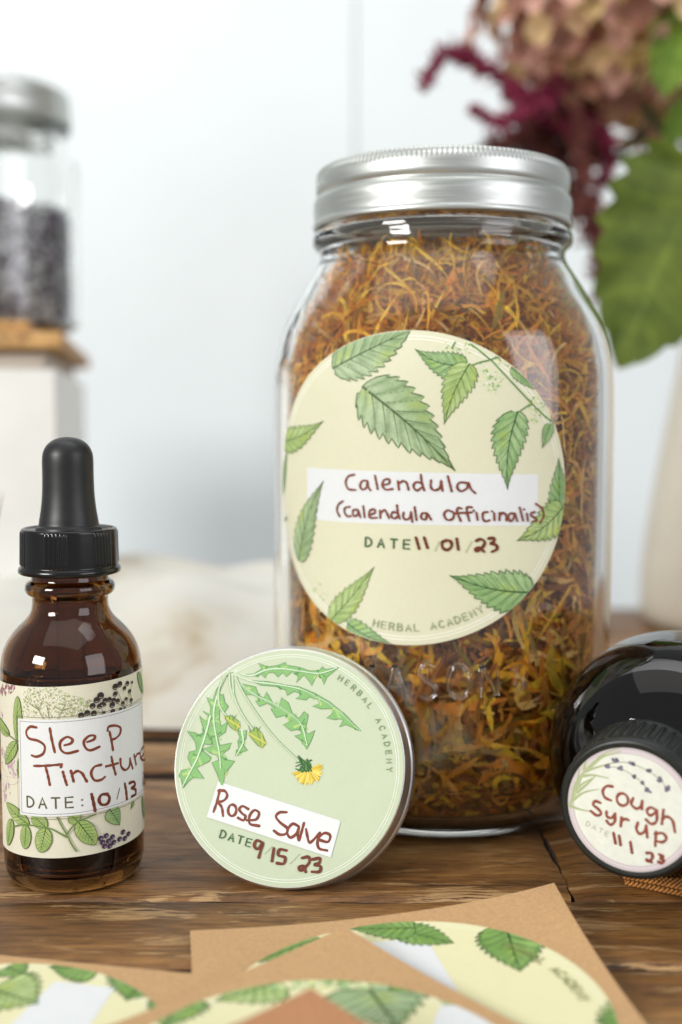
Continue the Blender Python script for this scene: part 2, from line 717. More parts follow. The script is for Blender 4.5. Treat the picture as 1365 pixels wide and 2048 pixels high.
        if outline:
            for sg in (1, -1):
                s.stroke(edge[sg][::1], hw * 0.035 + 0.05, ol, smooth=False)
            s.stroke([mid(t / 10) for t in range(11)], hw * 0.085 + 0.06, ol, 3, taper=0.7)
            for k in range(1, veins):
                t0 = (k - 0.15) / veins * 0.88
                for sg in (1, -1):
                    h = hw * (side[0] if sg > 0 else side[1])
                    t1 = min(0.97, t0 + 0.16 + 0.08 * (1 - t0))
                    a = mid(t0)
                    b2 = mid(t1) + nn * (sg * wid(t1) * h * 0.86) - e * (wid(t1) * h * 0.16 * (1 - t1))
                    s.stroke([a, a.lerp(b2, 0.5) + e * 0.03 * hw, b2], hw * 0.03 + 0.04, ol, 3, taper=0.6)

    def text(s, strokes_fn, txt, origin, ex, ey, h, w, col, gap=1.35):
        """single-stroke capitals along a line: ex, ey unit vectors of the writing direction"""
        x = 0.0
        origin, ex, ey = Vector(origin), Vector(ex), Vector(ey)
        for ch in txt:
            for st in FONT.get(ch, []):
                s.stroke([origin + ex * ((x + a * 0.72) * h) + ey * (b * h) for a, b in st], w, col, 3, smooth=len(st) > 2 and ch in 'DRBCO')
            x += 0.72 * gap if ch != ' ' else 0.55

    def arc_text(s, txt, c, ru, rv, a0, a1, h, w, col, outward=True):
        n = len(txt)
        for i, ch in enumerate(txt):
            a = a0 + (a1 - a0) * i / (n - 1)
            cs, sn = math.cos(a), math.sin(a)
            p = Vector((c[0] + ru * cs, c[1] + rv * sn))
            rad = Vector((cs, sn))
            if outward:
                ey, ex = rad, Vector((sn, -cs))
            else:
                ey, ex = -rad, Vector((-sn, cs))
            for st in FONT.get(ch, []):
                s.stroke([p + ex * ((a_ - 0.5) * 0.7 * h) + ey * ((b_ - 0.5) * h) for a_, b_ in st], w, col, 3, smooth=len(st) > 2 and ch in 'DRBCO')

    def build(s, name, mat, parent):
        if s.panel.v:
            s.panel.build('writing_panel', M_WHITE, parent, smooth=False)
        return s.mb.build(name, mat, parent, smooth=False)


FONT = {
    'H': [[(0, 0), (0, 1)], [(1, 0), (1, 1)], [(0, .52), (1, .52)]],
    'E': [[(0.9, 1), (0, 1), (0, 0), (0.9, 0)], [(0, .52), (.8, .52)]],
    'R': [[(0, 0), (0, 1)], [(0, 1), (.45, 1), (.8, .93), (.88, .75), (.78, .57), (.45, .5), (0, .5)], [(.5, .5), (.95, 0)]],
    'B': [[(0, 0), (0, 1)], [(0, 1), (.45, 1), (.78, .92), (.82, .75), (.7, .58), (.4, .53), (0, .53)], [(.4, .53), (.8, .45), (.92, .27), (.8, .07), (.45, 0), (0, 0)]],
    'A': [[(0, 0), (.5, 1), (1, 0)], [(.18, .35), (.82, .35)]],
    'L': [[(0, 1), (0, 0), (.85, 0)]],
    'C': [[(.95, .82), (.7, .98), (.4, .98), (.08, .75), (0, .5), (.08, .25), (.4, .02), (.7, .02), (.95, .18)]],
    'D': [[(0, 0), (0, 1)], [(0, 1), (.4, 1), (.85, .8), (1, .5), (.85, .2), (.4, 0), (0, 0)]],
    'M': [[(0, 0), (0.05, 1), (.5, .35), (.95, 1), (1, 0)]],
    'Y': [[(0, 1), (.5, .48), (1, 1)], [(.5, .48), (.5, 0)]],
    'T': [[(0, 1), (1, 1)], [(.5, 1), (.5, 0)]],
    ':': [[(.3, .08), (.34, .1)], [(.3, .62), (.34, .64)]],
}
# leaf palettes: dark, mid, light, yellow-green, outline
PAL = [
    (C(74, 106, 58), C(118, 148, 94), C(184, 204, 162), C(180, 198, 80), C(74, 98, 54)),
    (C(94, 130, 58), C(136, 168, 84), C(192, 210, 146), C(194, 204, 80), C(78, 106, 50)),
    (C(66, 114, 54), C(104, 150, 78), C(174, 202, 146), C(170, 194, 78), C(56, 92, 48)),
    (C(84, 128, 48), C(128, 164, 82), C(180, 196, 128), C(180, 196, 96), C(48, 82, 36)),
    (C(62, 104, 46), C(92, 138, 62), C(150, 184, 106), C(160, 190, 70), C(48, 82, 36)),
]
INK = C(128, 62, 40)
INKD = C(112, 52, 32)
GREEN = C(58, 98, 58)


def disc_mb(surf, c, ru, rv, lift, rings=7, seg=96, rr=None):
    mb = MB()
    rows = []
    for k in range(rings + 1):
        q = k / rings
        rows.append([surf.P(c[0] + ru * q * math.cos(2 * math.pi * j / seg), c[1] + rv * q * math.sin(2 * math.pi * j / seg), lift) for j in range(seg)])
    mb.grid(rows[1:], wrap=True)
    mb.add([surf.P(c[0], c[1], lift)] + rows[1], [(0, 1 + j, 1 + (j + 1) % seg) for j in range(seg)])
    # cut edge of the paper
    edge0 = [surf.P(c[0] + ru * math.cos(2 * math.pi * j / seg), c[1] + rv * math.sin(2 * math.pi * j / seg), max(0.004, lift - 0.12)) for j in range(seg)]
    mb.grid([rows[-1], edge0], wrap=True)
    return mb


def hand(art, T, data, w, col=INK):
    for st in data:
        closed = st[0] == 'o'
        pts = st[1:] if closed else st
        art.stroke([T(*p) for p in pts], w, col, 6, closed=closed, wob=0.14, ink=True)


def oval(cx, cy, rx, ry, n=8):
    return ['o'] + [(cx + rx * math.cos(2 * math.pi * k / n), cy + ry * math.sin(2 * math.pi * k / n)) for k in range(n)]


# ================================================================== THE WALL AND THE TABLE
def build_wall():
    y = 900
    edges = [-700, -330, 11, 352, 700]
    wall = empty('wall', (0, y, 0))
    wall['kind'] = 'structure'
    me = {}
    for a, b in zip(edges, edges[1:]):
        mb = MB()
        box_mb(mb, a + 0.4, b - 0.4, 0, 12, -250, 900, 1.0)
        o = recalc(mb.build('wall_panel', M_WALL, wall, smooth=False))
    mb = MB()
    box_mb(mb, -700, 700, 12.5, 20, -250, 900, 0.5)
    recalc(mb.build('wall_backing', M_WALL, wall, smooth=False))


build_wall()


def plank_mb(x0, x1, y0, y1, top=0.0, th=22, seed=0, wav=0.25):
    """board with worn rounded arrises and an uneven top"""
    r = np.random.RandomState(seed)
    ph = r.uniform(0, 6, 8)
    nx = int((x1 - x0) / 6) + 2
    prof = [(0, -th), (0, -3.0), (0.25, -1.3), (0.9, -0.5), (2.2, -0.08)]
    m = int((y1 - y0) / 5) + 2
    W = y1 - y0
    pr = [(a, b) for a, b in prof] + [(2.2 + (W - 4.4) * k / m, 0.0) for k in range(1, m)] + [(W - a, b) for a, b in reversed(prof)]
    mb = MB()
    rows = []
    for i in range(nx + 1):
        x = x0 + (x1 - x0) * i / nx
        e = 0.35 * math.sin(x * 0.05 + ph[0]) + 0.2 * math.sin(x * 0.17 + ph[1])
        row = []
        for k, (a, b) in enumerate(pr):
            near = max(0, 1 - min(a, W - a) / 4)
            z = top + b - (0.35 * abs(math.sin(x * 0.11 + ph[2] + (a > W / 2))) * near if b > -2 else 0)
            endd = min(x - x0, x1 - x)
            if b > -2 and endd < 3: z -= (3 - endd) * 0.25
            jx = (0.45 * math.sin(a * 0.16 + ph[3]) + 0.22 * math.sin(a * 0.7 + ph[4])) * (1 if i == 0 else -1 if i == nx else 0)
            row.append((x + jx, y0 + a + (e * near * (1 if a < W / 2 else -1)), z))
        rows.append(row)
    mb.grid(rows)
    m_ = len(rows[0])
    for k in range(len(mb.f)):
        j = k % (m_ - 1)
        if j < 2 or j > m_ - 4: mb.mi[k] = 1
    for row, flip in ((rows[0], False), (rows[-1], True)):
        mb.add(row, [tuple(range(len(row)))], mi=1)
    return mb


M_GAP_SHADE = simple('gap_shade_board_edge', C(44, 30, 20), 0.85, 300, 0.4)  # dark colour on board sides stands in for shade in the gaps


table = empty('wooden_table', (0, 300, 0), label='rustic brown wooden table top of worn planks under all the jars and bottles', cat='table')
for (x0, x1, y0, y1, wi, sd, top) in ((-420, 420, 110, 223.5, 0, 1, -0.1), (-420, 420, 224.6, 256.4, 0, 11, 0.0), (-420, 52.6, 257.0, 346, 0, 2, 0.0), (53.5, 420, 257.0, 346, 1, 3, -0.3),
                                      (-420, 420, 358.5, 388, 2, 4, -0.8), (-420, 420, 400, 486, 1, 5, -0.6), (-420, 420, 489, 580, 2, 6, -0.1), (-420, 420, 583, 668, 0, 7, 0.0)):
    mb = plank_mb(x0, x1, y0, y1, top - 0.02, 22, sd)
    mb.v = [(a, b - 300, c) for a, b, c in mb.v]
    recalc(mb.build('plank', [WOOD[wi], M_GAP_SHADE], table))
mb = MB()
box_mb(mb, -415, 415, -185, 365, -50, -24, 1)
recalc(mb.build('plank_support', WOOD[1], table, smooth=False))


# ================================================================== THE CALENDULA JAR
JC = (28.3, 333.0, 0.0)
JM = Matrix.Translation(Vector(JC))
jar = empty('mason_jar', JC, label='large clear glass jar of dried orange calendula petals with silver lid and round leafy label', cat='jar')
J_OUT = [(0.0, 38.0), (0.4, 40.2), (2.0, 43.0), (5.0, 44.9), (9.5, 46.0), (14, 46.5), (16, 46.9), (30, 47.3), (60, 47.5), (100, 47.5), (113, 47.4), (120, 47.1), (127, 46.2),
         (133, 44.6), (139, 42.0), (144.5, 39.0), (148.6, 36.4), (151.2, 34.8), (153.2, 34.2), (154.8, 34.4), (155.6, 35.3), (156.8, 36.2), (158.8, 36.2), (160.2, 35.3), (161.0, 34.0), (163, 33.7), (172.0, 33.6)]
JP = smooth_prof(J_OUT, 4)
_jz = np.array([p[0] for p in JP]); _jr = np.array([p[1] for p in JP])
_o = np.argsort(_jz)


def jar_r(z):
    return float(np.interp(z, _jz[_o], _jr[_o]))


def sq(z):
    """squareness of the section: round at neck and foot, boxy along the body"""
    def sm(a, b, x):
        t = min(1, max(0, (x - a) / (b - a)))
        return t * t * (3 - 2 * t)
    return 2.0 + 0.32 * sm(3, 22, z) * (1 - sm(122, 150, z))


def jsec(a, z, r):
    n = sq(z)
    return r / (abs(math.sin(a)) ** n + abs(math.cos(a)) ** n) ** (1 / n)


J_IN = smooth_prof([(168, 30.3), (161, 30.6), (156, 31.0), (152, 31.6), (149, 33.3), (144, 36.0), (138, 39.2), (132, 41.6), (126, 43.0), (119, 43.7), (100, 44.0), (60, 43.9), (25, 43.6), (14, 42.8), (8, 41.2), (5.2, 39), (3.9, 36), (3.7, 30), (3.8, 18), (4.2, 8)], 3)
mb = MB()
seg = 640
def foot(a, z, r):
    return jsec(a, z, r) + (0.14 * abs(math.sin(a * 80)) if 0.3 < z < 1.8 else 0)


rows_o = lathe([(1.6, 33.0), (0.5, 36.0)] + JP, seg, foot)
rows_i = lathe([(172.8, 33.0), (173.2, 32.0), (172.6, 31.0)] + J_IN, seg, jsec)
mb.grid(rows_o + rows_i, wrap=True)
mb.add(rows_i[-1] + [(0, 0, 4.3)], [(i, (i + 1) % seg, seg) for i in range(seg)])
mb.add(rows_o[0] + [(0, 0, 1.9)], [((i + 1) % seg, i, seg) for i in range(seg)])
jglass = recalc(mb.build('jar_glass', M_GLASS, jar))

jsurf = Round(JM, 47.5, 2.32, jar_r)
# raised glass letters above the foot
FN = {'M': [[(700, 1395), (705, 1330), (725, 1370), (745, 1330), (752, 1395)]],
      'A': [[(772, 1395), (790, 1330), (810, 1395)], [(778, 1373), (804, 1373)]],
      'S': [[(873, 1335), (850, 1328), (838, 1345), (855, 1362), (874, 1380), (858, 1398), (836, 1390)]],
      'O': [[(918 + 21 * math.cos(a), 1363 + 34 * math.sin(a)) for a in [2 * math.pi * k / 10 for k in range(11)]]],
      'N': [[(962, 1395), (963, 1330), (995, 1395), (997, 1330)]]}
for ch, sts in FN.items():
    mb = MB()
    for st in sts:
        uvs = [jsurf.uv(*p) for p in st]
        path = crom(uvs, 6 if ch in 'SO' else 5) if ch in 'SO' else [uvs[i].lerp(uvs[i + 1], k / 6) for i in range(len(uvs) - 1) for k in range(7)]
        P3 = [Vector(jsurf.P(p[0], p[1], 0.05)) for p in path]
        mb.grid(tube_rows(P3, lambda t: 0.56 * (0.3 + 0.7 * min(1, 8 * t, 8 * (1 - t))), 10), wrap=True)
    recalc(mb.build('raised_letter', M_GLASS, jar))

# screw band and lid disc
band = empty('lid', (0, 0, 0), parent=jar)
B_OUT = [(160.9, 34.9), (160.7, 35.5), (161.1, 36.1), (161.9, 36.2), (162.5, 35.85), (163.6, 35.8), (166.2, 36.0), (168.0, 35.9), (168.9, 35.5), (169.4, 34.9), (169.9, 34.75), (170.6, 35.1), (171.6, 35.35), (173.6, 35.3), (175.0, 35.15), (176.2, 34.85), (176.9, 34.2), (177.1, 33.4)]
BP = smooth_prof(B_OUT, 4)


def knurl(a, z, r):
    if z > 174.2:
        k = min(1, (z - 174.2) / 0.8) * min(1, max(0, (177.1 - z) / 0.7))
        r -= 0.30 * k * (0.5 + 0.5 * math.cos(a * 168))
    return r + 0.05 * math.sin(a * 3 + z)


mb = MB()
seg = 168 * 6
rows = lathe(BP, seg, knurl)
inner = lathe([(176.2, 32.9), (175.8, 34.0), (169.5, 34.2), (161.4, 34.4), (160.9, 34.9)], seg)
mb.grid(rows + inner, wrap=True)
recalc(mb.build('screw_band', M_LID, band))
mb = MB()
lathe_mb(mb, [(173.4, 33.4), (175.0, 33.5), (175.6, 33.2), (175.4, 31.0), (174.7, 29.5), (174.6, 1)], 96, None, True, True)
recalc(mb.build('lid_disc', M_LID, band))


# ---- dried petals inside
def petal_mat():
    m, nt, b = new_mat('dried_petal')
    at = N(nt, 'ShaderNodeAttribute', attribute_name='Col')
    oi = N(nt, 'ShaderNodeObjectInfo')
    n = noise(nt, coords(nt), 700, 5, 0.65)
    r = ramp(nt, n.outputs['Fac'], [(0.3, (0.86, 0.82, 0.76)), (0.7, (1.1, 1.1, 1.05))])
    c = mixc(nt, 1.0, at.outputs['Color'], r.outputs[0], 'MULTIPLY')
    hs = N(nt, 'ShaderNodeHueSaturation')
    nt.links.new(c, hs.inputs['Color'])
    mr = N(nt, 'ShaderNodeMapRange')
    mr.inputs['To Min'].default_value = 0.95
    mr.inputs['To Max'].default_value = 1.3
    nt.links.new(oi.outputs['Random'], mr.inputs['Value'])
    nt.links.new(mr.outputs[0], hs.inputs['Value'])
    nt.links.new(hs.outputs[0], b.inputs['Base Color'])
    setp(b, rough=0.55, spec=0.4)
    tr = N(nt, 'ShaderNodeBsdfTranslucent')
    nt.links.new(hs.outputs[0], tr.inputs['Color'])
    mx = N(nt, 'ShaderNodeMixShader')
    mx.inputs[0].default_value = 0.22
    nt.links.new(b.outputs[0], mx.inputs[1])
    nt.links.new(tr.outputs[0], mx.inputs[2])
    nt.links.new(mx.outputs[0], nt.nodes['Material Output'].inputs['Surface'])
    return m


M_PETAL = petal_mat()
CONT = [(4.6, 37), (12, 42.0), (40, 42.9), (104, 43.0), (114, 42.3), (121, 40.6), (128, 38.0), (135, 34.8), (142, 31.5), (148, 27.5), (153, 20.0), (157, 8)]
_cz = [p[0] for p in CONT]; _cr = [p[1] for p in CONT]


def cont_r(z, a):
    r = float(np.interp(z, _cz, _cr))
    k = max(0.0, (z - 112) / 40)
    return r * (1 + 0.06 * k * math.sin(3 * a + 1.0) + 0.05 * k * math.sin(7 * a + z * 0.2))


PC_LOW = [C(236, 168, 52), C(214, 140, 44), C(176, 108, 44), C(250, 200, 62), C(218, 160, 88), C(140, 86, 42), C(200, 126, 40), C(238, 204, 136), C(228, 150, 40), C(250, 190, 54), C(160, 96, 40)]
PC_TOP = [C(252, 196, 60), C(246, 180, 52), C(236, 160, 44), C(255, 212, 84), C(246, 212, 146), C(208, 136, 50), C(254, 204, 66), C(240, 166, 44), C(190, 120, 48)]


def petal_geo(mb, pos, dirv, nrm, L, W, curl, twist, col, rnd, nseg=9, limit=None, c2=None):
    """curled ribbon with a shallow channel section"""
    rows, cols = [], []
    p = Vector(pos)
    d = Vector(dirv).normalized()
    n = Vector(nrm).normalized()
    bend2 = rnd.uniform(-1, 1) * (1.0 * abs(curl) + 0.9)
    curl *= 0.6
    for i in range(nseg + 1):
        t = i / nseg
        side = d.cross(n).normalized()
        n = side.cross(d).normalized()
        w = W * (0.25 + 0.75 * math.sin(math.pi * min(1, 0.12 + t * 0.80)) ** 0.7) * (1 if t < 0.93 else 0.5)
        pts = [p - side * w / 2 + n * w * 0.13, p, p + side * w / 2 + n * w * 0.13]
        if limit: pts = [limit(q) for q in pts]
        rows.append([tuple(q) for q in pts])
        sh = 0.82 + 0.36 * rnd.random()
        tipc = c2 or col
        base = [col[k] * (1 - t) + tipc[k] * t for k in range(3)]
        cols += [(base[0] * sh, base[1] * sh, base[2] * sh, 1)] * 3
        p = p + d * (L / nseg)
        rot = Matrix.Rotation(curl / nseg * (1 + 0.8 * math.sin(t * 5 + bend2)), 3, side) @ Matrix.Rotation(bend2 / nseg, 3, n) @ Matrix.Rotation(twist / nseg, 3, d)
        d = (rot @ d).normalized()
        n = (rot @ n).normalized()
    mb.grid(rows, cols)


def jar_limit(q):
    z = min(max(q.z, 4.5), 158)
    a = math.atan2(q.x, -q.y)
    n = sq(z)
    rr = float(np.interp(z, [4.4, 7, 14, 25, 100, 119, 126, 132, 138, 144, 149, 152, 158], [36.5, 40, 42.1, 43.1, 43.5, 43.2, 42.4, 41, 38.6, 35.4, 32.8, 31.2, 30.6]))
    R_ = rr / (abs(math.sin(a)) ** n + abs(math.cos(a)) ** n) ** (1 / n)
    h = math.hypot(q.x, q.y)
    if h > R_:
        return Vector((q.x * R_ / h, q.y * R_ / h, z))
    return Vector((q.x, q.y, z))


def random_petal(mb, rnd, front, big, depthmax=9.0):
    z = rnd.uniform(4.6, 154) if not big else rnd.uniform(10, 148)
    a = rnd.uniform(-1.9, 1.9) if front else rnd.uniform(-math.pi, math.pi)
    r = cont_r(z, a) * (jsec(a, z, 1.0) if z < 125 else 1)
    hi = min(1, max(0, (z - 45) / 60))
    dep = 0.5 + rnd.random() ** 1.2 * ((9.0 - 4.8 * hi) if not big else 2.0)
    r = max(2, r - dep)
    pos = Vector((r * math.sin(a), -r * math.cos(a), z))
    out = Vector((math.sin(a), -math.cos(a), 0.0 if z < 118 else 0.5)).normalized()
    tang = Vector((math.cos(a), math.sin(a), 0))
    th = rnd.gauss(0, 0.85)
    d = tang * math.cos(th) + Vector((0, 0, 1)) * math.sin(th) + out * rnd.uniform(-0.35, 0.35)
    if rnd.random() < 0.5: d = -d
    top = min(1, max(0, (z - 42 + rnd.uniform(-16, 16)) / 75))
    L = rnd.uniform(12, 27) * (1.12 if big else 1)
    W = rnd.uniform(1.0, 2.7) * (1 - top) + rnd.uniform(0.35, 1.1) * top
    if big:
        W = W * 1.15 + 0.8 * (1 - top)
        L *= 1.0 + 0.25 * (1 - top)
    if rnd.random() < 0.06 and top > 0.5: W *= 2.2
    pal = PC_TOP if rnd.random() < max(top, 0.45 if big else 0.12) else PC_LOW
    col = rnd.choice(pal)
    c2 = rnd.choice(pal) if rnd.random() < 0.4 else None
    shade = 1.0
    def gold(c): k_ = rnd.choice((0.38, 0.8, 1.0, 1.1, 1.15)); return (min(.97, c[0] * 1.25) * k_, min(.64, c[1] * 1.24) * k_, min(.36, c[2] * 0.9) * k_, 1)
    col = gold(col)
    if c2: c2 = gold(c2)
    nrm = (out + Vector((rnd.uniform(-.6, .6), rnd.uniform(-.6, .6), rnd.uniform(-.3, .8)))).normalized()
    petal_geo(mb, pos, d, nrm, L, W, rnd.choice((-1, 1)) * rnd.uniform(0.4, 2.9) * (1 + 0.6 * top), rnd.uniform(-4.2, 4.2), col, rnd, 11 if not big else 16, jar_limit, c2)


cal = empty('dried_calendula', JC, label='tangled dried orange and brown calendula petals filling the large glass jar', cat='dried flowers')
rnd = random.Random(5)
for i in range(290):
    mb = MB()
    random_petal(mb, rnd, True, True)
    mb.build('petal', M_PETAL, cal)
mb = MB()
for i in range(8500):
    random_petal(mb, rnd, i % 3 > 0, False)
# lumpy heart of the pile, hidden behind the outer petals
pm = mb.build('petal_mass', M_PETAL, cal)
tag(pm, kind='stuff')
mb = MB()
hp = [(5, 30)] + [(z, float(np.interp(z, _cz, _cr)) - (8.5 if z < 60 else 6.0) - (1 if z > 120 else 0)) for z in range(12, 150, 4)] + [(151, 6)]
core = lathe(hp, 72, lambda a, z, r: r + 1.4 * math.sin(a * 9 + z * 0.31) * math.sin(z * 0.23 + a * 4) + rs.uniform(-.5, .5))
mb.grid(core, [(c_[0], c_[1], c_[2], 1) for row in core for p_ in row for c_ in [C(150, 92, 40) if p_[2] < 60 else C(225, 160, 74)]], wrap=True)  # lower heap coloured darker, painting shade into the gaps between petals
mb.add(core[-1] + [(0, 0, 152)], [(i, (i + 1) % 72, 72) for i in range(72)], C(170, 100, 36))
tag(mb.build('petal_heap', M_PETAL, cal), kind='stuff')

# ---- the round label on the jar
jl = Round(JM, 47.5, 2.32, jar_r, 0.0)
cA, cB = jl.uv(568, 975), jl.uv(1130, 975)
cT, cBt = jl.uv(850, 660), jl.uv(850, 1291)
JLC = Vector(((cA.x + cB.x) / 2, (cT.y + cBt.y) / 2))
JRU, JRV = (cB.x - cA.x) / 2, (cT.y - cBt.y) / 2
print('jar label', JLC, JRU, JRV)
lab = disc_mb(jl, JLC, JRU, JRV, 0.16, 26, 140).build('round_label', M_CREAM, jar)
art = Art(jl, (JLC, JRU, JRV))
art.lv = 0.18
c1 = Crop(jl, 540, 640, 1.95)
c3 = Crop(jl, 540, 930, 3.79)
c4 = Crop(jl, 860, 930, 4.266)
for q in (0.945, 0.965):
    art.ring(JLC, JRU * q, JRV * q, 0.22, C(246, 246, 232))
# faint paler wash along the rim
art.quad(c1(148, 575), c1(1045, 602), c1(1045, 800), c1(148, 775), C(240, 242, 243), 44)
K = abs(c1(100, 600).x - c1(110, 600).x) / 10     # about 0.063 mm per trace unit


def JLf(bx, by, tx, ty, hw, **k):
    art.leaf(c1(bx, by), c1(tx, ty), hw * 0.0645, **k)


# umbel sprays, top right
rr = random.Random(3)
for cx, cy, n, sp in ((715, 105, 26, 26), (775, 100, 30, 26), (840, 200, 30, 30), (878, 240, 32, 28), (905, 160, 30, 32), (868, 270, 14, 16), (1020, 320, 30, 26), (1045, 345, 30, 30), (1030, 385, 18, 20), (180, 1045, 12, 16), (205, 1080, 10, 14)):
    for _ in range(n):
        art.dot(c1(cx + rr.gauss(0, sp * 0.6), cy + rr.gauss(0, sp * 0.6)), rr.uniform(0.12, 0.30), rr.choice([C(206, 218, 160), C(150, 184, 120), C(226, 226, 150), C(184, 208, 160), C(232, 236, 214), C(120, 160, 96)]))
for st in ([(785, 95), (830, 130), (872, 166)], [(872, 166), (940, 240), (1010, 315), (1060, 365), (1095, 395)], [(775, 182), (820, 165), (850, 158), (905, 140)], [(975, 355), (1005, 335), (1020, 330)], [(710, 110), (722, 88)]):
    art.stroke([c1(*p) for p in st], 0.42, C(112, 148, 86))
    art.stroke([c1(*p) for p in st[1:]] if len(st) > 2 else [c1(*p) for p in st], 0.16, C(84, 120, 62))
JLf(250, 188, 548, 40, 96, teeth=12, pal=0, seed=2, peak=0.4, side=(1.0, 0.95))
JLf(365, 262, 722, 587, 112, teeth=13, pal=0, bend=0.03, seed=5, veins=8, nt_=80, ns=12)
JLf(765, 178, 567, 114, 50, teeth=12, pal=2, bend=0.10, seed=7)
JLf(778, 172, 680, 406, 58, teeth=11, pal=1, bend=-0.05, seed=9)
JLf(965, 358, 926, 660, 72, teeth=12, pal=2, bend=-0.06, seed=11, side=(0.85, 1.0))
JLf(940, 185, 1052, 282, 26, teeth=9, pal=2, seed=12)
JLf(1092, 405, 1060, 500, 24, teeth=8, pal=2, seed=13)
JLf(1105, 345, 1102, 410, 15, teeth=5, pal=2, seed=14)
JLf(1128, 770, 1124, 538, 46, teeth=10, pal=2, seed=15, side=(1.1, 1.0))
JLf(1140, 730, 962, 860, 66, teeth=11, pal=1, bend=0.07, seed=16)
JLf(1022, 1062, 702, 996, 80, teeth=13, pal=2, bend=0.05, seed=17, veins=8)
JLf(240, 1170, 408, 963, 48, teeth=11, pal=1, bend=-0.03, seed=18)
JLf(305, 1182, 478, 1262, 40, teeth=9, pal=2, bend=-0.06, seed=19)
JLf(118, 938, 212, 628, 62, teeth=12, pal=0, bend=0.06, seed=20, side=(0.9, 1.0))
JLf(52, 470, 212, 394, 52, teeth=10, pal=1, bend=-0.08, seed=21)
JLf(50, 690, 72, 500, 22, teeth=8, pal=2, seed=22)
JLf(50, 800, 74, 765, 10, teeth=4, pal=2, seed=23)
art.build('printed_leaf_pattern', M_PRINT, lab)
ink = Art(jl)
ink.lv = art.lv + 0.01
row1 = [[(645, 72), (600, 85), (580, 130), (600, 180), (655, 188)], [(740, 118), (705, 120), (688, 155), (705, 185), (735, 170), (745, 125), (750, 165), (765, 190)], [(800, 80), (820, 180)],
        [(860, 150), (905, 140), (905, 108), (870, 112), (855, 150), (880, 185), (932, 180)], [(972, 120), (980, 185)], [(975, 145), (1010, 120), (1038, 135), (1052, 185)],
        [(1150, 135), (1105, 130), (1090, 165), (1115, 192), (1150, 170)], [(1145, 72), (1152, 130), (1170, 190)], [(1222, 115), (1220, 165), (1245, 190), (1285, 175), (1298, 120)], [(1298, 120), (1308, 195)]]
row2 = [[(560, 272), (525, 300), (515, 345), (535, 388)], [(610, 315), (575, 325), (572, 360), (595, 388), (618, 385)], [(665, 335), (635, 345), (640, 385), (670, 375), (672, 340), (690, 395)], [(712, 312), (722, 395)],
        [(765, 375), (800, 360), (795, 335), (762, 345), (755, 385), (775, 400), (815, 398)], [(838, 345), (840, 400)], [(840, 365), (870, 340), (890, 365), (905, 402)], [(970, 365), (935, 355), (922, 385), (945, 405), (975, 385)],
        [(965, 305), (972, 360), (985, 405)], [(1015, 360), (1012, 395), (1035, 412), (1065, 395), (1070, 355)], [(1070, 355), (1080, 428)], [(1098, 318), (1112, 415)],
        [(1190, 365), (1155, 365), (1148, 400), (1180, 412), (1195, 370), (1222, 412)], [(1108, 548), (1132, 632)], [(1170, 548), (1195, 625)]]
r4 = [[(152, 95), (185, 222)], [(310, 150), (250, 150), (232, 190), (265, 222), (315, 195), (325, 150), (350, 205), (385, 238)],
      [(195, 400), (150, 385), (120, 420), (145, 465), (190, 460), (205, 420), (195, 400)], [(270, 370), (238, 365), (232, 400), (262, 475)], [(215, 412), (285, 405)], [(355, 360), (318, 358), (315, 400), (335, 475)], [(285, 408), (355, 402)],
      [(395, 405), (405, 465)], [(371, 387), (373, 389)], [(490, 400), (455, 405), (448, 450), (470, 478), (505, 470)], [(545, 408), (548, 470)], [(526, 392), (528, 394)], [(592, 405), (590, 468)], [(592, 430), (620, 405), (645, 425), (650, 470)],
      [(718, 415), (680, 412), (665, 450), (690, 478), (715, 440), (720, 410), (742, 478)], [(762, 362), (790, 472)], [(822, 415), (832, 475)], [(799, 377), (801, 379)], [(890, 400), (858, 410), (865, 435), (900, 452), (905, 475), (870, 480)],
      [(900, 330), (950, 370), (965, 430), (935, 492)], [(140, 640), (105, 660), (110, 705), (150, 722), (185, 690), (175, 650), (140, 640)], [(228, 630), (242, 720)],
      [(395, 645), (430, 630), (465, 655), (450, 695), (400, 735), (388, 715), (425, 705), (460, 738)], [(500, 625), (545, 622), (540, 655), (515, 670), (560, 680), (570, 715), (528, 738)]]
hand(ink, c3, row1 + row2[:-2], 0.52)
hand(ink, c3, row2[-2:], 0.68, INKD)
hand(ink, c4, r4[:20], 0.52)
hand(ink, c4, r4[20:], 0.68, INKD)
ink.build('handwriting', M_INK, lab)
pr = Art(jl)
pr.lv = ink.lv
o_, e_ = c3(728, 614), c3(1010, 632)
ex = (e_ - o_).normalized()
pr.text(None, 'DATE', o_, ex, Vector((-ex.y, ex.x)), (c3(728, 548) - o_).length, 0.42, GREEN, 2.05)
pr.stroke([c3(1285, 575), c3(1250, 650)], 0.22, C(190, 192, 160))
pr.stroke([c4(355, 648), c4(305, 742)], 0.22, C(190, 192, 160))
pr.build('date_print', M_PRINT, lab)
pr = Art(jl)
pr.lv = ink.lv
pr.arc_text('HERBAL ACADEMY', JLC, JRU * 0.885, JRV * 0.885, R(-102), R(-60), 1.75, 0.24, C(140, 158, 118), outward=False)
pr.build('printed_lettering', M_PRINT, lab)


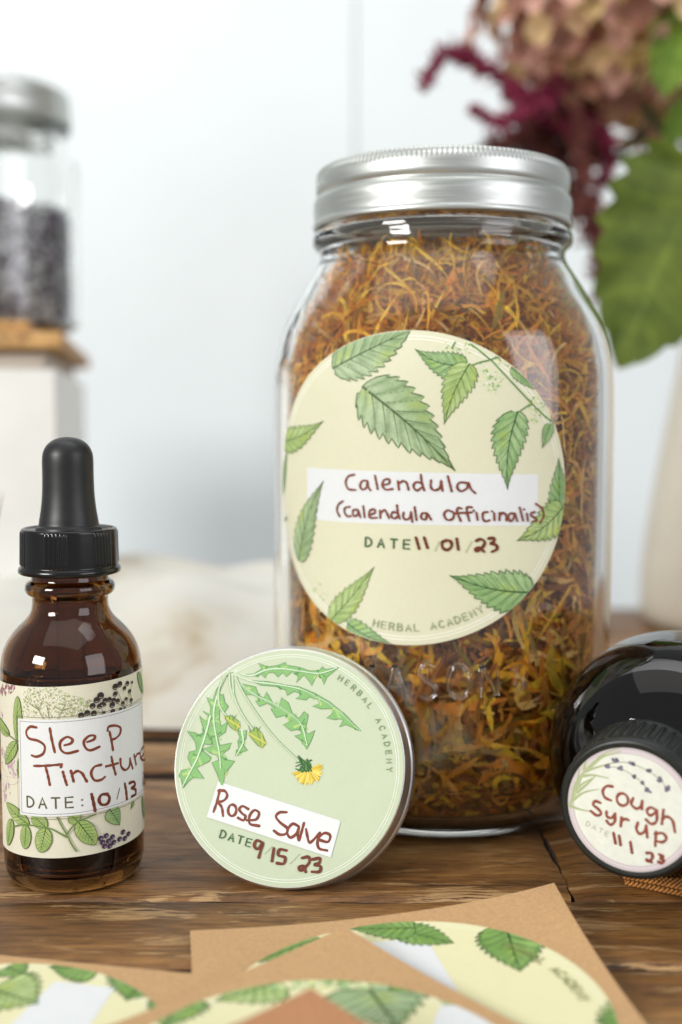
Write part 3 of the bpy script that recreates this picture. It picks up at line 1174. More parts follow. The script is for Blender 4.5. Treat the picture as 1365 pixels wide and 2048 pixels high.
# ================================================================== THE AMBER DROPPER BOTTLE
DC = (-64.0, 273.0, 0.0)
DM = Matrix.Translation(Vector(DC))
drop = empty('dropper_bottle', DC, label='small amber glass dropper bottle with black rubber bulb and handwritten sleep tincture label', cat='bottle')
D_OUT = smooth_prof([(0.9, 9.0), (0.2, 12.0), (0.0, 13.4), (0.5, 14.9), (1.8, 15.8), (4.0, 16.3), (7, 16.4), (30, 16.4), (48, 16.4), (51.5, 16.2), (54.6, 15.5), (57.3, 14.1), (59.6, 12.2), (61.4, 10.4), (63.0, 9.3), (64.6, 8.85), (66.4, 8.8), (67.0, 9.2), (67.6, 10.0), (68.6, 10.4), (69.8, 10.2), (70.5, 9.4), (70.9, 8.9), (74, 8.7), (81, 8.6)], 4)
D_IN = smooth_prof([(81, 7.0), (66, 7.1), (63, 7.5), (61, 8.6), (58.8, 10.6), (56.4, 12.4), (53.6, 13.9), (50.5, 14.6), (46, 14.8), (10, 14.8), (5.5, 14.4), (3.6, 13.0), (2.9, 9), (2.9, 3)], 4)
mb = MB()
ro, ri = lathe(D_OUT, 96), lathe(D_IN, 96)
mb.grid(ro + ri, wrap=True)
mb.add(ri[-1] + [(0, 0, 2.9)], [(i, (i + 1) % 96, 96) for i in range(96)])
mb.add(ro[0] + [(0, 0, 1.0)], [((i + 1) % 96, i, 96) for i in range(96)])
recalc(mb.build('bottle_glass', M_AMBER, drop))
M_TINCT, nt, b = new_mat('dark_tincture')
setp(b, col=C(16, 7, 4), rough=0.08, spec=0.4)
mb = MB()
lathe_mb(mb, smooth_prof([(3.1, 10), (3.8, 12.9), (6.0, 14.2), (10, 14.4), (44, 14.4), (46.5, 14.3), (47.0, 13.9)], 3), 72, None, True, True)
recalc(mb.build('tincture', M_TINCT, drop))
mb = MB()
lathe_mb(mb, [(76, 3.4), (66, 3.4), (64, 3.3), (20, 3.3), (12, 1.6), (10, 1.5)], 32, None, True, True)
recalc(mb.build('pipette', M_GLASS, drop))
mb = MB()
lathe_mb(mb, smooth_prof([(82.4, 7.7), (83.1, 7.5), (83.6, 7.0), (85, 6.75), (87.5, 6.35), (91.0, 6.02), (95, 5.9), (99.0, 5.88), (100.8, 5.55), (102.3, 4.7), (103.4, 3.3), (103.95, 1.7), (104.1, 0.4)], 5), 72, None, False, True)
recalc(mb.build('rubber_bulb', M_RUBBER, drop))


def ribs(a, z, r):
    if 74.3 < z < 82.3:
        q = (math.degrees(a) + 3.5 + 30) % 60.0 - 30.0
        if abs(q) < 14.5:
            k = min(1, (z - 74.3) / 0.25, (82.3 - z) / 0.3)
            ph = (q + 14.5) / 29.0 * 6
            r += 0.30 * k * (abs(math.sin(math.pi * ph)) ** 0.6) - 0.12 * k
    return r


mb = MB()
cz = [(72.3, 10.4), (72.3, 11.5), (72.6, 11.85), (73.3, 11.85), (73.75, 11.6), (74.0, 11.3)] + [(74.2 + k * 0.2, 11.28) for k in range(0, 3)] + [(75.2, 11.27), (78, 11.2), (81.4, 11.12), (81.9, 11.1), (82.2, 11.1), (82.4, 11.08), (82.7, 10.9), (82.85, 10.6), (82.8, 10.2), (82.45, 10.0), (82.4, 7.0)]
mb.grid(lathe(cz, 720, ribs), wrap=True)
mb.grid(lathe([(72.3, 10.4), (75, 10.2), (80, 9.0)], 720), wrap=True)
recalc(mb.build('ribbed_collar', M_BLACKP, drop))

dl = Round(DM, 16.4, 2.0, None, 0.0)
c5 = Crop(dl, 0, 1300, 3.9375)


def dl_v(frac, u):        # label edges are slightly tilted
    return u


TILT = 0.035
T0, T1 = 9.3, 48.6
mb = MB()
rows = []
for j in range(9):
    row = []
    for i in range(81):
        u = -34 + 62 * i / 80
        v = T0 + (T1 - T0) * j / 8 + TILT * u
        row.append(dl.P(u, v, 0.14))
    rows.append(row)
mb.grid(rows)
rim = []
for (row, vv) in ((rows[-1], T1), (rows[0], T0)):
    mb.grid([row, [dl.P(-34 + 62 * i / 80, vv + TILT * (-34 + 62 * i / 80), 0.01) for i in range(81)]])
dlab = mb.build('wrap_label', M_IVORY, drop)


class DClip(Art):
    def cl(s, p):
        u = min(27.8, max(-33.8, p[0]))
        return (u, min(T1 + TILT * u - 0.03, max(T0 + TILT * u + 0.03, p[1])))


art = DClip(dl)
art.lv = 0.15


def DL(bx, by, tx, ty, hw, **k):
    art.leaf(c5(bx, by), c5(tx, ty), hw * 0.030, tooth=0.05, outline=True, nt_=30, ns=5, **k)


# mauve line flowers down the left
MAU = C(196, 164, 178); MAD = C(150, 100, 112)
rr = random.Random(12)
for cx, cy, n, sp, col in ((60, 290, 34, 44, MAD), (20, 320, 20, 26, MAD), (110, 280, 12, 22, MAD), (40, 800, 22, 40, MAU), (90, 900, 26, 40, MAU), (120, 960, 12, 30, MAU), (50, 1070, 14, 26, MAU), (45, 1150, 14, 24, MAU), (25, 510, 6, 14, MAU)):
    for _ in range(n):
        p = c5(cx + rr.gauss(0, sp * 0.55), cy + rr.gauss(0, sp * 0.6))
        art.dot(p, rr.uniform(0.22, 0.36), col)
        if rr.random() < 0.4: art.stroke([p, p + Vector((rr.uniform(-.9, .9), rr.uniform(-1.2, -0.3)))], 0.07, col, 2)
for st in ([(20, 1000), (60, 1040), (110, 1060), (158, 1030)], [(25, 980), (90, 1000), (158, 1010)], [(22, 900), (60, 980), (80, 1100)]):
    art.stroke([c5(*p) for p in st], 0.08, MAU)
# cow-parsley umbel
for _ in range(620):
    a = rr.random()
    x = 190 + 540 * a
    top = 300 - 40 * math.sin(a * 6) - 60 * math.exp(-((a - 0.28) / 0.15) ** 2) + 110 * max(0, a - 0.75) * 2
    y = rr.uniform(top + 20, 520)
    art.dot(c5(x + rr.gauss(0, 6), y), rr.uniform(0.10, 0.22), rr.choice([C(206, 208, 176), C(180, 186, 140), C(150, 150, 108), C(240, 238, 222), C(160, 190, 110), C(236, 234, 214), C(240, 238, 222)]), n=6)
for st in ([(350, 540), (310, 470), (280, 420)], [(392, 540), (385, 480), (370, 430)], [(460, 540), (490, 480), (520, 420)], [(480, 470), (430, 440)], [(490, 475), (560, 450)], [(300, 460), (240, 420)], [(310, 470), (340, 400)]):
    art.stroke([c5(*p) for p in st], 0.13, C(118, 128, 82))
# black elderberries
BLK = C(46, 40, 36)
bb = [(938, 268, 24), (903, 288, 24), (997, 262, 20), (1033, 255, 13), (903, 345, 20), (975, 300, 18), (1015, 325, 18), (790, 358, 27), (760, 392, 24), (728, 437, 22), (782, 440, 20), (858, 388, 20), (825, 395, 20), (880, 430, 23), (922, 400, 20), (962, 418, 18), (987, 385, 16), (1027, 395, 18), (892, 392, 18), (738, 495, 22), (686, 492, 22), (640, 512, 22), (815, 492, 14), (885, 482, 20), (945, 470, 16), (975, 462, 14), (1020, 452, 12), (800, 425, 16), (820, 430, 14)]
for st in ([(805, 505), (800, 450), (790, 380)], [(755, 465), (805, 505)], [(990, 450), (950, 390), (925, 330), (900, 300)], [(985, 445), (1010, 370), (1030, 280)], [(880, 395), (940, 430), (985, 450)], [(1022, 450), (1030, 400), (1020, 330)], [(860, 405), (900, 440)]):
    art.stroke([c5(*p) for p in st], 0.22, C(226, 220, 204))
    art.stroke([c5(*p) for p in st], 0.09, BLK)
for x, y, r_ in bb:
    art.dot(c5(x, y), r_ * 0.031, BLK, n=12)
    art.stroke([c5(x - r_ * .4, y + r_ * .45), c5(x, y + r_ * .62), c5(x + r_ * .4, y + r_ * .4)], 0.10, C(200, 194, 180), 3)
# leaves
DL(148, 715, 148, 362, 46, teeth=3, pal=3, peak=0.5, seed=31)
DL(85, 660, -20, 540, 50, teeth=3, pal=3, peak=0.5, seed=32)
DL(142, 725, 55, 890, 52, teeth=3, pal=3, peak=0.45, seed=33)
DL(160, 850, 158, 1005, 16, teeth=2, pal=3, peak=0.5, seed=30)
art.stroke([c5(60, 650), c5(110, 690), c5(150, 718)], 0.3, C(120, 142, 76))
DL(1078, 178, 1118, 352, 40, teeth=2, pal=2, peak=0.4, seed=34)
DL(1112, 1150, 1128, 1330, 30, teeth=2, pal=2, peak=0.5, seed=29)
DL(238, 1370, 65, 1200, 56, teeth=3, pal=3, peak=0.45, seed=35)
DL(105, 1330, 75, 1535, 52, teeth=3, pal=3, peak=0.45, seed=36)
DL(218, 1378, 205, 1562, 50, teeth=3, pal=3, peak=0.5, seed=37)
DL(372, 1392, 270, 1296, 56, teeth=3, pal=3, peak=0.6, seed=38)
DL(370, 1400, 325, 1588, 64, teeth=3, pal=3, peak=0.5, seed=39)
DL(618, 1350, 752, 1528, 70, teeth=3, pal=3, peak=0.45, seed=40)
DL(612, 1345, 560, 1290, 50, teeth=2, pal=3, peak=0.5, seed=41)
DL(860, 1250, 935, 1375, 64, teeth=3, pal=2, peak=0.35, seed=42)
DL(1045, 1190, 1022, 1255, 14, teeth=2, pal=2, seed=43)
for st in ([(120, 1385), (200, 1370), (300, 1382), (400, 1400), (460, 1430), (530, 1470)], [(455, 1310), (490, 1380), (530, 1450), (570, 1530), (605, 1580)], [(530, 1450), (570, 1390), (620, 1345), (700, 1310), (750, 1290)]):
    art.stroke([c5(*p) for p in st], 0.36, C(126, 152, 84))
    art.stroke([c5(*p) for p in st], 0.10, C(70, 96, 48))
# purple berries
for x, y in ((790, 1478), (832, 1458), (880, 1468), (805, 1510), (850, 1500), (962, 1430), (1003, 1445), (935, 1485), (975, 1480), (890, 1510), (820, 1540), (860, 1540)):
    art.dot(c5(x, y), 0.62, C(64, 44, 70), n=12)
    art.dot(c5(x + 5, y + 5), 0.30, C(140, 124, 150), n=8)
# white writing panel with its double rule
pan = [(148, 528), (1142, 398), (1160, 1118), (182, 1288)]


def c5q(p, k):
    return c5(*p)


a_, b_, c_, d_ = [c5(*p) for p in ((150, 533), (1122, 408), (1140, 1140), (182, 1290))]
b_ = Vector((24.0, a_.y + (b_.y - a_.y) * (24.0 - a_.x) / (b_.x - a_.x)))
c_ = Vector((24.0, d_.y + (c_.y - d_.y) * (24.0 - d_.x) / (c_.x - d_.x)))
s_ = TILT
W1 = (a_ + d_) / 2
top_v = a_.y - s_ * a_.x
bot_v = d_.y - s_ * d_.x
UL = (a_.x + d_.x) / 2


def pq(u, v):
    return (u, v + s_ * u)


art.quad(pq(UL, top_v), pq(24, top_v), pq(24, bot_v), pq(UL, bot_v), C(238, 241, 242), 40)
BR = C(96, 72, 66)
for off, wd in ((-0.55, 0.09), (0.55, 0.09)):
    o = off
    art.stroke([pq(UL - o + (24 - UL + o) * k / 40, top_v + o) for k in range(41)], wd, BR, smooth=False)
    art.stroke([pq(UL - o + (24 - UL + o) * k / 40, bot_v - o) for k in range(41)], wd, BR, smooth=False)
    art.stroke([pq(UL - o, bot_v - o + (top_v - bot_v + 2 * o) * k / 10) for k in range(11)], wd, BR, smooth=False)
art.build('printed_plant_pattern', M_PRINT, dlab)
ink = Art(dl)
ink.lv = art.lv + 0.01
hand(ink, c5, [[(298, 605), (250, 600), (220, 640), (240, 690), (310, 710), (360, 750), (350, 810), (300, 835), (262, 825)],
               [(400, 612), (415, 700), (438, 800)], [(512, 745), (560, 730), (572, 700), (530, 680), (480, 720), (485, 780), (530, 808), (612, 790)],
               [(685, 720), (735, 700), (742, 672), (700, 672), (660, 715), (672, 765), (710, 785), (778, 758)], [(855, 640), (870, 710), (882, 785)], [(840, 632), (850, 600), (900, 592), (938, 610), (935, 655), (905, 690), (880, 700)],
               [(280, 908), (380, 905), (492, 895)], [(368, 915), (385, 980), (400, 1055)], [(487, 913), (484, 917)], [(500, 955), (512, 1000), (530, 1058)],
               [(560, 945), (572, 990), (582, 1032)], [(575, 970), (610, 948), (645, 965), (665, 1000), (682, 1030)], [(790, 900), (740, 915), (715, 965), (740, 1020), (790, 1018), (820, 995)],
               [(870, 838), (882, 900), (902, 975)], [(830, 912), (920, 888)], [(938, 855), (945, 915), (975, 942), (1005, 915), (1012, 850)], [(1010, 855), (1032, 930)], [(1042, 822), (1058, 900)], [(1048, 855), (1065, 820), (1082, 812)],
               [(1098, 845), (1120, 800), (1115, 760), (1092, 800), (1100, 860), (1128, 865)]], 0.58)
hand(ink, c5, [[(718, 1130), (732, 1190), (745, 1258)], [(838, 1130), (795, 1135), (775, 1175), (795, 1212), (840, 1205), (855, 1160), (838, 1130)], [(972, 1050), (982, 1105), (988, 1170)],
               [(1008, 1045), (1040, 1035), (1050, 1062), (1022, 1085), (1052, 1095), (1055, 1130), (1025, 1150)], [(1122, 962), (1132, 985), (1120, 1045), (1134, 1050)]], 0.70, INKD)
ink.build('handwriting', M_INK, dlab)
pr = Art(dl)
pr.lv = ink.lv
o_, e_ = c5(230, 1228), c5(585, 1232)
ex = (e_ - o_).normalized()
pr.text(None, 'DATE:', o_, ex, Vector((-ex.y, ex.x)), (c5(230, 1148) - o_).length, 0.40, C(92, 88, 60), 1.75)
pr.stroke([c5(932, 1085), c5(912, 1170)], 0.22, C(60, 80, 50))
pr.stroke([c5(1108, 990), c5(1108, 1068)], 0.18, C(60, 80, 50))
pr.build('printed_lettering', M_PRINT, dlab)


# ================================================================== THE SALVE TIN
def frame_from_normal(loc, yaw, pitch, roll=0.0):
    """local z = face normal towards the viewer, turned left by yaw, tipped up by pitch"""
    n = Vector((-math.sin(yaw) * math.cos(pitch), -math.cos(yaw) * math.cos(pitch), math.sin(pitch)))
    x = Vector((math.cos(yaw), -math.sin(yaw), 0))
    y = n.cross(x)
    m = Matrix((x, y, n)).transposed().to_4x4()
    if roll: m = m @ Matrix.Rotation(roll, 4, 'Z')
    return Matrix.Translation(Vector(loc)) @ m


TIN_YAW, TIN_PITCH, TR = R(8), R(17), 27.7
base = at_z(594, 1778, 0.0)
up = Vector((0, math.sin(TIN_PITCH), math.cos(TIN_PITCH)))
tc = Vector((-12.4, 259.8, 0.6)) + up * TR
TMx = frame_from_normal(tc, TIN_YAW, TIN_PITCH)
tin = empty('salve_tin', tc, TMx.to_3x3(), label='flat round silver tin leaning on the jar with pale green rose salve label', cat='tin')
mb = MB()


def tinl(prof, rf=None, seg=160):
    rows = []
    for z, r in prof:
        rows.append([((rf(a, z, r) if rf else r) * math.cos(a), (rf(a, z, r) if rf else r) * math.sin(a), z) for a in [2 * math.pi * k / seg for k in range(seg)]])
    return rows


rows = tinl([(-5.6, TR - 0.3), (-5.9, TR + 0.35), (-5.5, TR + 0.75), (-4.9, TR + 0.8), (-4.3, TR + 0.55), (-3.0, TR + 0.4), (-2.2, TR + 0.3), (-1.2, TR + 0.12), (-0.5, TR - 0.05), (-0.12, TR - 0.25), (0.0, TR - 0.45), (-0.12, TR - 0.6), (-0.15, 5), (-0.15, 0.1)])
mb.grid(rows, wrap=True)
mb.grid(tinl([(-5.6, TR - 0.3), (-1.0, TR - 0.5), (-0.9, 1)]), wrap=True)
recalc(mb.build('tin_lid', M_TIN, tin))
mb = MB()
rows = tinl([(-4, TR - 0.75), (-6.8, TR - 0.7), (-7.4, TR - 0.2), (-7.9, TR + 0.9), (-8.5, TR + 1.35), (-9.3, TR + 1.4), (-10.0, TR + 1.1), (-15.2, TR + 0.9), (-16.2, TR - 0.1), (-16.6, TR - 1.5), (-16.6, 0.1)])
mb.grid(rows, wrap=True)
recalc(mb.build('tin_base', M_TIN, tin))
ts = Plane(TMx)
eL, eR, eT, eB = ts.uv(357, 1540), ts.uv(806, 1540), ts.uv(582, 1307), ts.uv(582, 1774)
print('tin uv extents', eL, eR, eT, eB)
tlab = disc_mb(ts, (0, 0), TR - 0.5, TR - 0.5, 0.10, 2, 128).build('round_label', M_SAGE, tin)
# measured face in the enlargement: centre and half axes -> label radius
ct = lambda x, y: Vector(((x - 643) / 583 * (TR - 0.55), -(y - 672) / 604 * (TR - 0.55)))
art = Art(ts, (Vector((0, 0)), TR - 0.8, TR - 0.8))
art.lv = 0.14
for q in (0.945, 0.965):
    art.ring((0, 0), TR * q - 0.6, TR * q - 0.6, 0.14, C(236, 242, 228))
G1, G2, G3, GO = C(132, 182, 112), C(158, 200, 122), C(98, 154, 86), C(62, 114, 60)
LV = [
    [(385, 205), (440, 200), (480, 172), (460, 142), (510, 160), (560, 152), (604, 133), (610, 148), (680, 158), (730, 175), (780, 172), (795, 150), (812, 165), (882, 152), (850, 180), (822, 205), (808, 245), (795, 210), (768, 198), (745, 252), (728, 225), (702, 198), (665, 238), (672, 205), (640, 182), (612, 210), (592, 188), (568, 212), (545, 190), (512, 192), (502, 220), (480, 200), (440, 212)],
    [(430, 236), (520, 238), (600, 252), (680, 260), (760, 290), (840, 333), (920, 393), (1005, 478), (960, 460), (930, 448), (895, 462), (915, 425), (895, 420), (870, 425), (828, 418), (862, 390), (855, 368), (800, 372), (752, 358), (790, 345), (780, 322), (735, 312), (720, 328), (665, 322), (695, 298), (655, 285), (620, 308), (612, 280), (560, 262), (480, 258)],
    [(385, 255), (455, 268), (470, 310), (500, 325), (512, 293), (545, 345), (580, 370), (592, 320), (628, 345), (652, 400), (688, 425), (712, 388), (735, 405), (728, 450), (722, 480), (735, 505), (772, 483), (758, 530), (735, 582), (705, 540), (668, 515), (705, 505), (695, 480), (650, 490), (607, 460), (650, 440), (620, 410), (570, 425), (538, 378), (560, 372), (520, 352), (480, 370), (457, 342), (500, 338), (440, 310), (405, 312), (380, 270)],
    [(275, 240), (258, 300), (280, 320), (285, 310), (298, 355), (318, 375), (300, 405), (272, 400), (275, 450), (285, 480), (318, 455), (310, 510), (270, 540), (285, 580), (345, 565), (335, 595), (300, 625), (310, 650), (368, 658), (345, 690), (315, 735), (315, 785), (300, 780), (290, 745), (250, 670), (285, 655), (275, 630), (245, 625), (200, 600), (250, 585), (240, 550), (190, 500), (235, 480), (230, 440), (185, 405), (225, 420), (225, 380), (200, 330), (235, 345), (250, 290)],
    [(225, 450), (210, 475), (222, 495), (205, 530), (245, 560), (240, 580), (200, 575), (190, 605), (245, 645), (235, 665), (170, 700), (215, 755), (160, 750), (135, 770), (108, 808), (95, 760), (82, 745), (95, 715), (150, 705), (122, 650), (128, 620), (165, 610), (158, 570), (140, 545), (108, 512), (155, 520), (185, 540), (195, 500), (170, 430), (205, 460), (215, 430)],
    [(370, 495), (395, 505), (420, 495), (418, 540), (395, 560), (430, 600), (400, 610), (368, 630), (385, 590), (378, 555), (388, 535)]]
MID = [[(345, 188), (380, 206), (440, 206), (500, 178), (580, 168), (680, 178), (780, 186), (870, 156)], [(345, 212), (430, 240), (560, 252), (680, 272), (780, 315), (870, 365), (1000, 474)],
       [(340, 225), (400, 275), (470, 320), (560, 358), (640, 405), (700, 455), (735, 560)], [(305, 195), (270, 270), (245, 370), (245, 450), (262, 530), (285, 620), (305, 760)], [(225, 430), (208, 520), (175, 640), (135, 730), (104, 800)], [(395, 500), (405, 560), (375, 625)]]
rr = random.Random(8)
for L_, mid in zip(LV, MID):
    art.poly([ct(*p) for p in L_], G1)
    # darker and lighter brush marks on the lobes
    for k in range(int(len(L_) * 0.8)):
        i = rr.randrange(len(L_) - 2)
        q = [Vector(ct(*L_[i])), Vector(ct(*L_[i + 1])), Vector(ct(*L_[i + 2]))]
        cen = sum(q, Vector((0, 0))) / 3
        m_ = min([Vector(ct(*p)) for p in mid], key=lambda z_: (z_ - cen).length)
        a0 = cen.lerp(m_, 0.35); a1 = cen.lerp(m_, 0.85)
        if (a0 - a1).length < 2.6:
            art.stroke([a0, a1], rr.uniform(0.3, 0.7), rr.choice([G2, G2, G3, G3, C(182, 206, 124)]), 3, taper=0.4)
    art.stroke([ct(*p) for p in L_ + [L_[0]]], 0.13, GO, smooth=False)
    art.stroke([ct(*p) for p in mid], 0.40, C(214, 232, 204), 6, taper=0.5)
    art.stroke([ct(p[0] + 6, p[1] + 4) for p in mid], 0.10, GO, 6)
for st in ([(345, 215), (385, 290), (450, 385), (560, 520), (695, 640)], [(330, 215), (345, 320), (390, 410), (452, 490)], [(285, 215), (262, 290), (270, 370), (320, 440)], [(312, 200), (318, 260), (340, 330)], [(325, 195), (300, 205), (275, 240)]):
    art.stroke([ct(*p) for p in st], 0.42, C(206, 222, 190))
    art.stroke([ct(p[0] + 5, p[1]) for p in st], 0.14, C(96, 150, 80))
    art.stroke([ct(p[0] - 5, p[1]) for p in st], 0.07, C(160, 140, 120))
for P_ in ([(300, 430), (340, 422), (380, 455), (386, 482), (368, 502), (335, 485)], [(430, 512), (470, 478), (500, 510), (525, 560), (505, 584), (480, 570), (450, 538)]):
    art.poly([ct(*p) for p in P_], C(152, 176, 86))
    art.stroke([ct(*p) for p in P_ + [P_[0]]], 0.14, GO, smooth=False)
    art.stroke([ct(*P_[1]), ct(*P_[4])], 0.14, GO)
    art.stroke([ct(*P_[0]), ct(*P_[3])], 0.30, C(206, 200, 90))
    art.stroke([ct(*P_[2]), ct(*P_[4])], 0.20, C(210, 196, 80))
    for k in range(3):
        art.stroke([ct(P_[1][0] - 30 + 18 * k, P_[1][1] + 22), ct(P_[1][0] - 44 + 34 * k, P_[1][1] - 8)], 0.22, GO, taper=0.8)
# dandelion head
fc = (742, 686)
for k in range(64):
    a = R(-28 + 190 * k / 63 + rr.uniform(-3, 3))
    r1 = rr.uniform(60, 82)
    art.stroke([ct(fc[0] + 18 * math.cos(a), fc[1] + 14 * math.sin(a)), ct(fc[0] + r1 * math.cos(a), fc[1] + r1 * math.sin(a) * 0.92)], rr.uniform(0.22, 0.42), rr.choice([C(228, 206, 92), C(214, 186, 60), C(236, 220, 128), C(228, 206, 92), C(196, 164, 56)]), 2)
for k in range(26):
    art.stroke([ct(*p) for p in ((rr.uniform(700, 765), rr.uniform(635, 700)), (rr.uniform(680, 745), rr.uniform(615, 690)))], rr.uniform(0.3, 0.55), rr.choice([C(62, 110, 54), C(92, 142, 70), C(48, 92, 46)]), 2, taper=0.5)
art.quad(ct(288, 765), ct(922, 935), ct(880, 1118), ct(240, 948), C(240, 243, 244), 2)
art.poly([ct(*p) for p in [(288, 700), (318, 700), (318, 735), (316, 785), (303, 783), (290, 745)]], G1)
art.build('printed_dandelion', M_PRINT, tlab)
ink = Art(ts)
ink.lv = art.lv + 0.01
hand(ink, ct, [[(300, 808), (290, 865), (275, 920)], [(292, 812), (325, 812), (340, 835), (325, 860), (292, 872)], [(292, 872), (315, 895), (325, 938)], oval(370, 908, 21, 29),
               [(452, 898), (422, 885), (406, 902), (422, 922), (440, 935), (430, 956), (402, 945)], [(448, 955), (495, 948), (508, 915), (482, 903), (460, 935), (465, 972), (512, 980)],
               [(648, 905), (612, 908), (595, 930), (618, 958), (655, 985), (650, 1012), (618, 1018), (588, 1000)], [(712, 972), (680, 962), (655, 1000), (672, 1030), (702, 1010), (714, 972), (710, 1008), (714, 1040)], [(738, 955), (728, 1000), (718, 1042)],
               [(750, 985), (758, 1018), (770, 1050), (795, 1030), (820, 1000)], [(820, 1035), (862, 1042), (872, 1010), (842, 1000), (812, 1032), (818, 1075), (860, 1085)]], 0.62)
hand(ink, ct, [[(535, 1065), (505, 1052), (492, 1078), (510, 1096), (534, 1066), (527, 1100), (518, 1136)], [(592, 1088), (586, 1150)], [(655, 1095), (622, 1092), (616, 1120), (650, 1130), (645, 1160), (612, 1160)],
               [(736, 1128), (768, 1122), (772, 1150), (735, 1188), (722, 1174), (745, 1168), (757, 1195)], [(790, 1132), (825, 1125), (822, 1148), (800, 1158), (830, 1165), (825, 1190), (788, 1193)]], 0.66, INKD)
ink.build('handwriting', M_INK, tlab)
pr = Art(ts)
pr.lv = ink.lv
o_, e_ = ct(313, 1047), ct(482, 1090)
ex = (e_ - o_).normalized()
pr.text(None, 'DATE', o_, ex, Vector((-ex.y, ex.x)), 1.72, 0.30, GREEN, 1.72)
pr.stroke([ct(585, 1078), ct(548, 1118)], 0.08, C(120, 140, 110))
pr.stroke([ct(725, 1108), ct(678, 1160)], 0.08, C(120, 140, 110))
pr.build('date_print', M_PRINT, tlab)
pr = Art(ts)
pr.lv = ink.lv
pr.arc_text('HERBAL ACADEMY', (0, 0), (TR - .55) * 0.878, (TR - .55) * 0.878, R(61), R(0.5), 1.25, 0.2, C(122, 146, 106), outward=True)
pr.build('printed_lettering', M_PRINT, tlab)


# ================================================================== THE COUGH SYRUP BOTTLE, lying, cap towards us
CY = R(27)
cc = Vector((60.6, 238.5, 26.6))
CMx = frame_from_normal(cc, CY, R(-1.6))
syr = empty('syrup_bottle', cc, CMx.to_3x3(), label='dark round glass bottle lying on its side with black cap and cough syrup label', cat='bottle')


def ax_l(prof, seg=120, rf=None):
    return [[((rf(a, z, r) if rf else r) * math.cos(a), (rf(a, z, r) if rf else r) * math.sin(a), -z) for a in [2 * math.pi * k / seg for k in range(seg)]] for z, r in prof]


mb = MB()
out = smooth_prof([(4, 10.6), (14, 10.8), (17, 11.0), (18.6, 12.4), (20.5, 16.2), (24, 21.6), (29, 25.8), (35, 28.2), (42, 28.6), (48, 28.6), (50, 28.5), (54, 27.6), (56, 25), (56.5, 20)], 5)
rows = ax_l(out)
mb.grid(rows, wrap=True)
mb.add(rows[-1] + [(0, 0, -55.5)], [(i, (i + 1) % 120, 120) for i in range(120)])
inn = smooth_prof([(4, 8.6), (17, 8.9), (20, 10.2), (23, 14.5), (27, 19.2), (33, 23.4), (40, 25.4), (48, 26.6), (50, 26.5), (52, 25), (53, 18)], 4)
rows2 = ax_l(inn)
mb.grid(rows2, wrap=True)
mb.grid([rows[0], rows2[0]], wrap=True)
mb.add(rows2[-1] + [(0, 0, -53)], [(i, (i + 1) % 120, 120) for i in range(120)])
recalc(mb.build('bottle_glass', M_DARKGLASS, syr))
M_SYR, nt, b = new_mat('dark_syrup')
setp(b, col=C(16, 8, 5), rough=0.1)
mb = MB()
rows = ax_l(smooth_prof([(14, 8.4), (18, 8.8), (21, 11), (24, 15), (28, 19.2), (33.5, 22.9), (40, 24.9), (47, 26.2), (49, 26.1), (51.5, 24.6), (52.4, 18)], 3))
mb.grid(rows, wrap=True)
for row in (rows[0], rows[-1]): mb.add(row, [tuple(range(len(row)))])
recalc(mb.build('syrup', M_SYR, syr))


def cribs(a, z, r):
    if 2.6 < z < 13:
        k = min(1, (z - 2.6) / 0.6, (13 - z) / 0.5)
        r += 0.5 * k * max(0, math.cos(a * 44)) ** 0.7 - 0.1 * k
    return r


CR = 15.3
mb = MB()
cp = [(0.15, 0.2), (0.15, CR - 1.6), (0.0, CR - 1.2), (0.05, CR - 0.8), (0.4, CR - 0.3), (1.0, CR - 0.05), (2.2, CR), (2.6, CR - 0.1), (2.9, CR - .1), (3.2, CR - .1), (6, CR - 0.05), (9, CR), (12.4, CR), (12.8, CR), (13.1, CR + 0.1), (13.6, CR + 0.25), (14.6, CR + 0.3), (15.0, CR), (15.0, 11.4), (3, 11.2), (2, 1)]
mb.grid(ax_l(cp, 720, cribs), wrap=True)
recalc(mb.build('ribbed_cap', M_CAPP, syr))
cs_ = Plane(CMx)
LR = CR - 2.0
clab = disc_mb(cs_, (0, 0), LR, LR, 0.06, 2, 96).build('round_label', M_LILACP, syr)
cu = lambda x, y: Vector(((x - 594) / 446 * LR, -(y - 1333) / 462 * LR))
art = Art(cs_, (Vector((0, 0)), LR, LR))
art.lv = 0.08
L0 = art.step()
v = [(0, 0, L0)] + [(LR * 0.90 * math.cos(2 * math.pi * k / 72), LR * 0.90 * math.sin(2 * math.pi * k / 72), L0) for k in range(72)]
art.mb.add(v, [(0, 1 + k, 1 + (k + 1) % 72) for k in range(72)], C(230, 233, 222))
art.ring((0, 0), LR * 0.94, LR * 0.94, 0.16, C(238, 228, 232))
LA, LB2 = C(186, 196, 154), C(150, 166, 116)
for st in ([(160, 1370), (200, 1270), (260, 1110), (380, 960), (510, 880)], [(265, 1095), (350, 1050), (470, 1000)], [(250, 1130), (330, 1110), (440, 1118)], [(185, 1290), (240, 1200), (330, 1130)], [(170, 1340), (260, 1255), (370, 1210)], [(165, 1370), (230, 1385), (320, 1390)], [(205, 1260), (220, 1150), (230, 1080)], [(265, 1080), (275, 1010), (300, 950)], [(300, 1060), (400, 960), (520, 905)], [(180, 1330), (200, 1200), (250, 1110)], [(215, 1260), (290, 1180), (350, 1110)]):
    art.stroke([cu(*p) for p in st], 0.75, LA, 6, taper=0.7)
    art.stroke([cu(*p) for p in st], 0.16, LB2, 6, taper=0.5)
for st in ([(430, 1010), (520, 985), (605, 985), (727, 1028), (795, 1075), (848, 1135)], [(430, 1035), (520, 1030), (622, 1078), (673, 1115), (718, 1165)]):
    art.stroke([cu(*p) for p in st], 0.18, C(150, 160, 130))
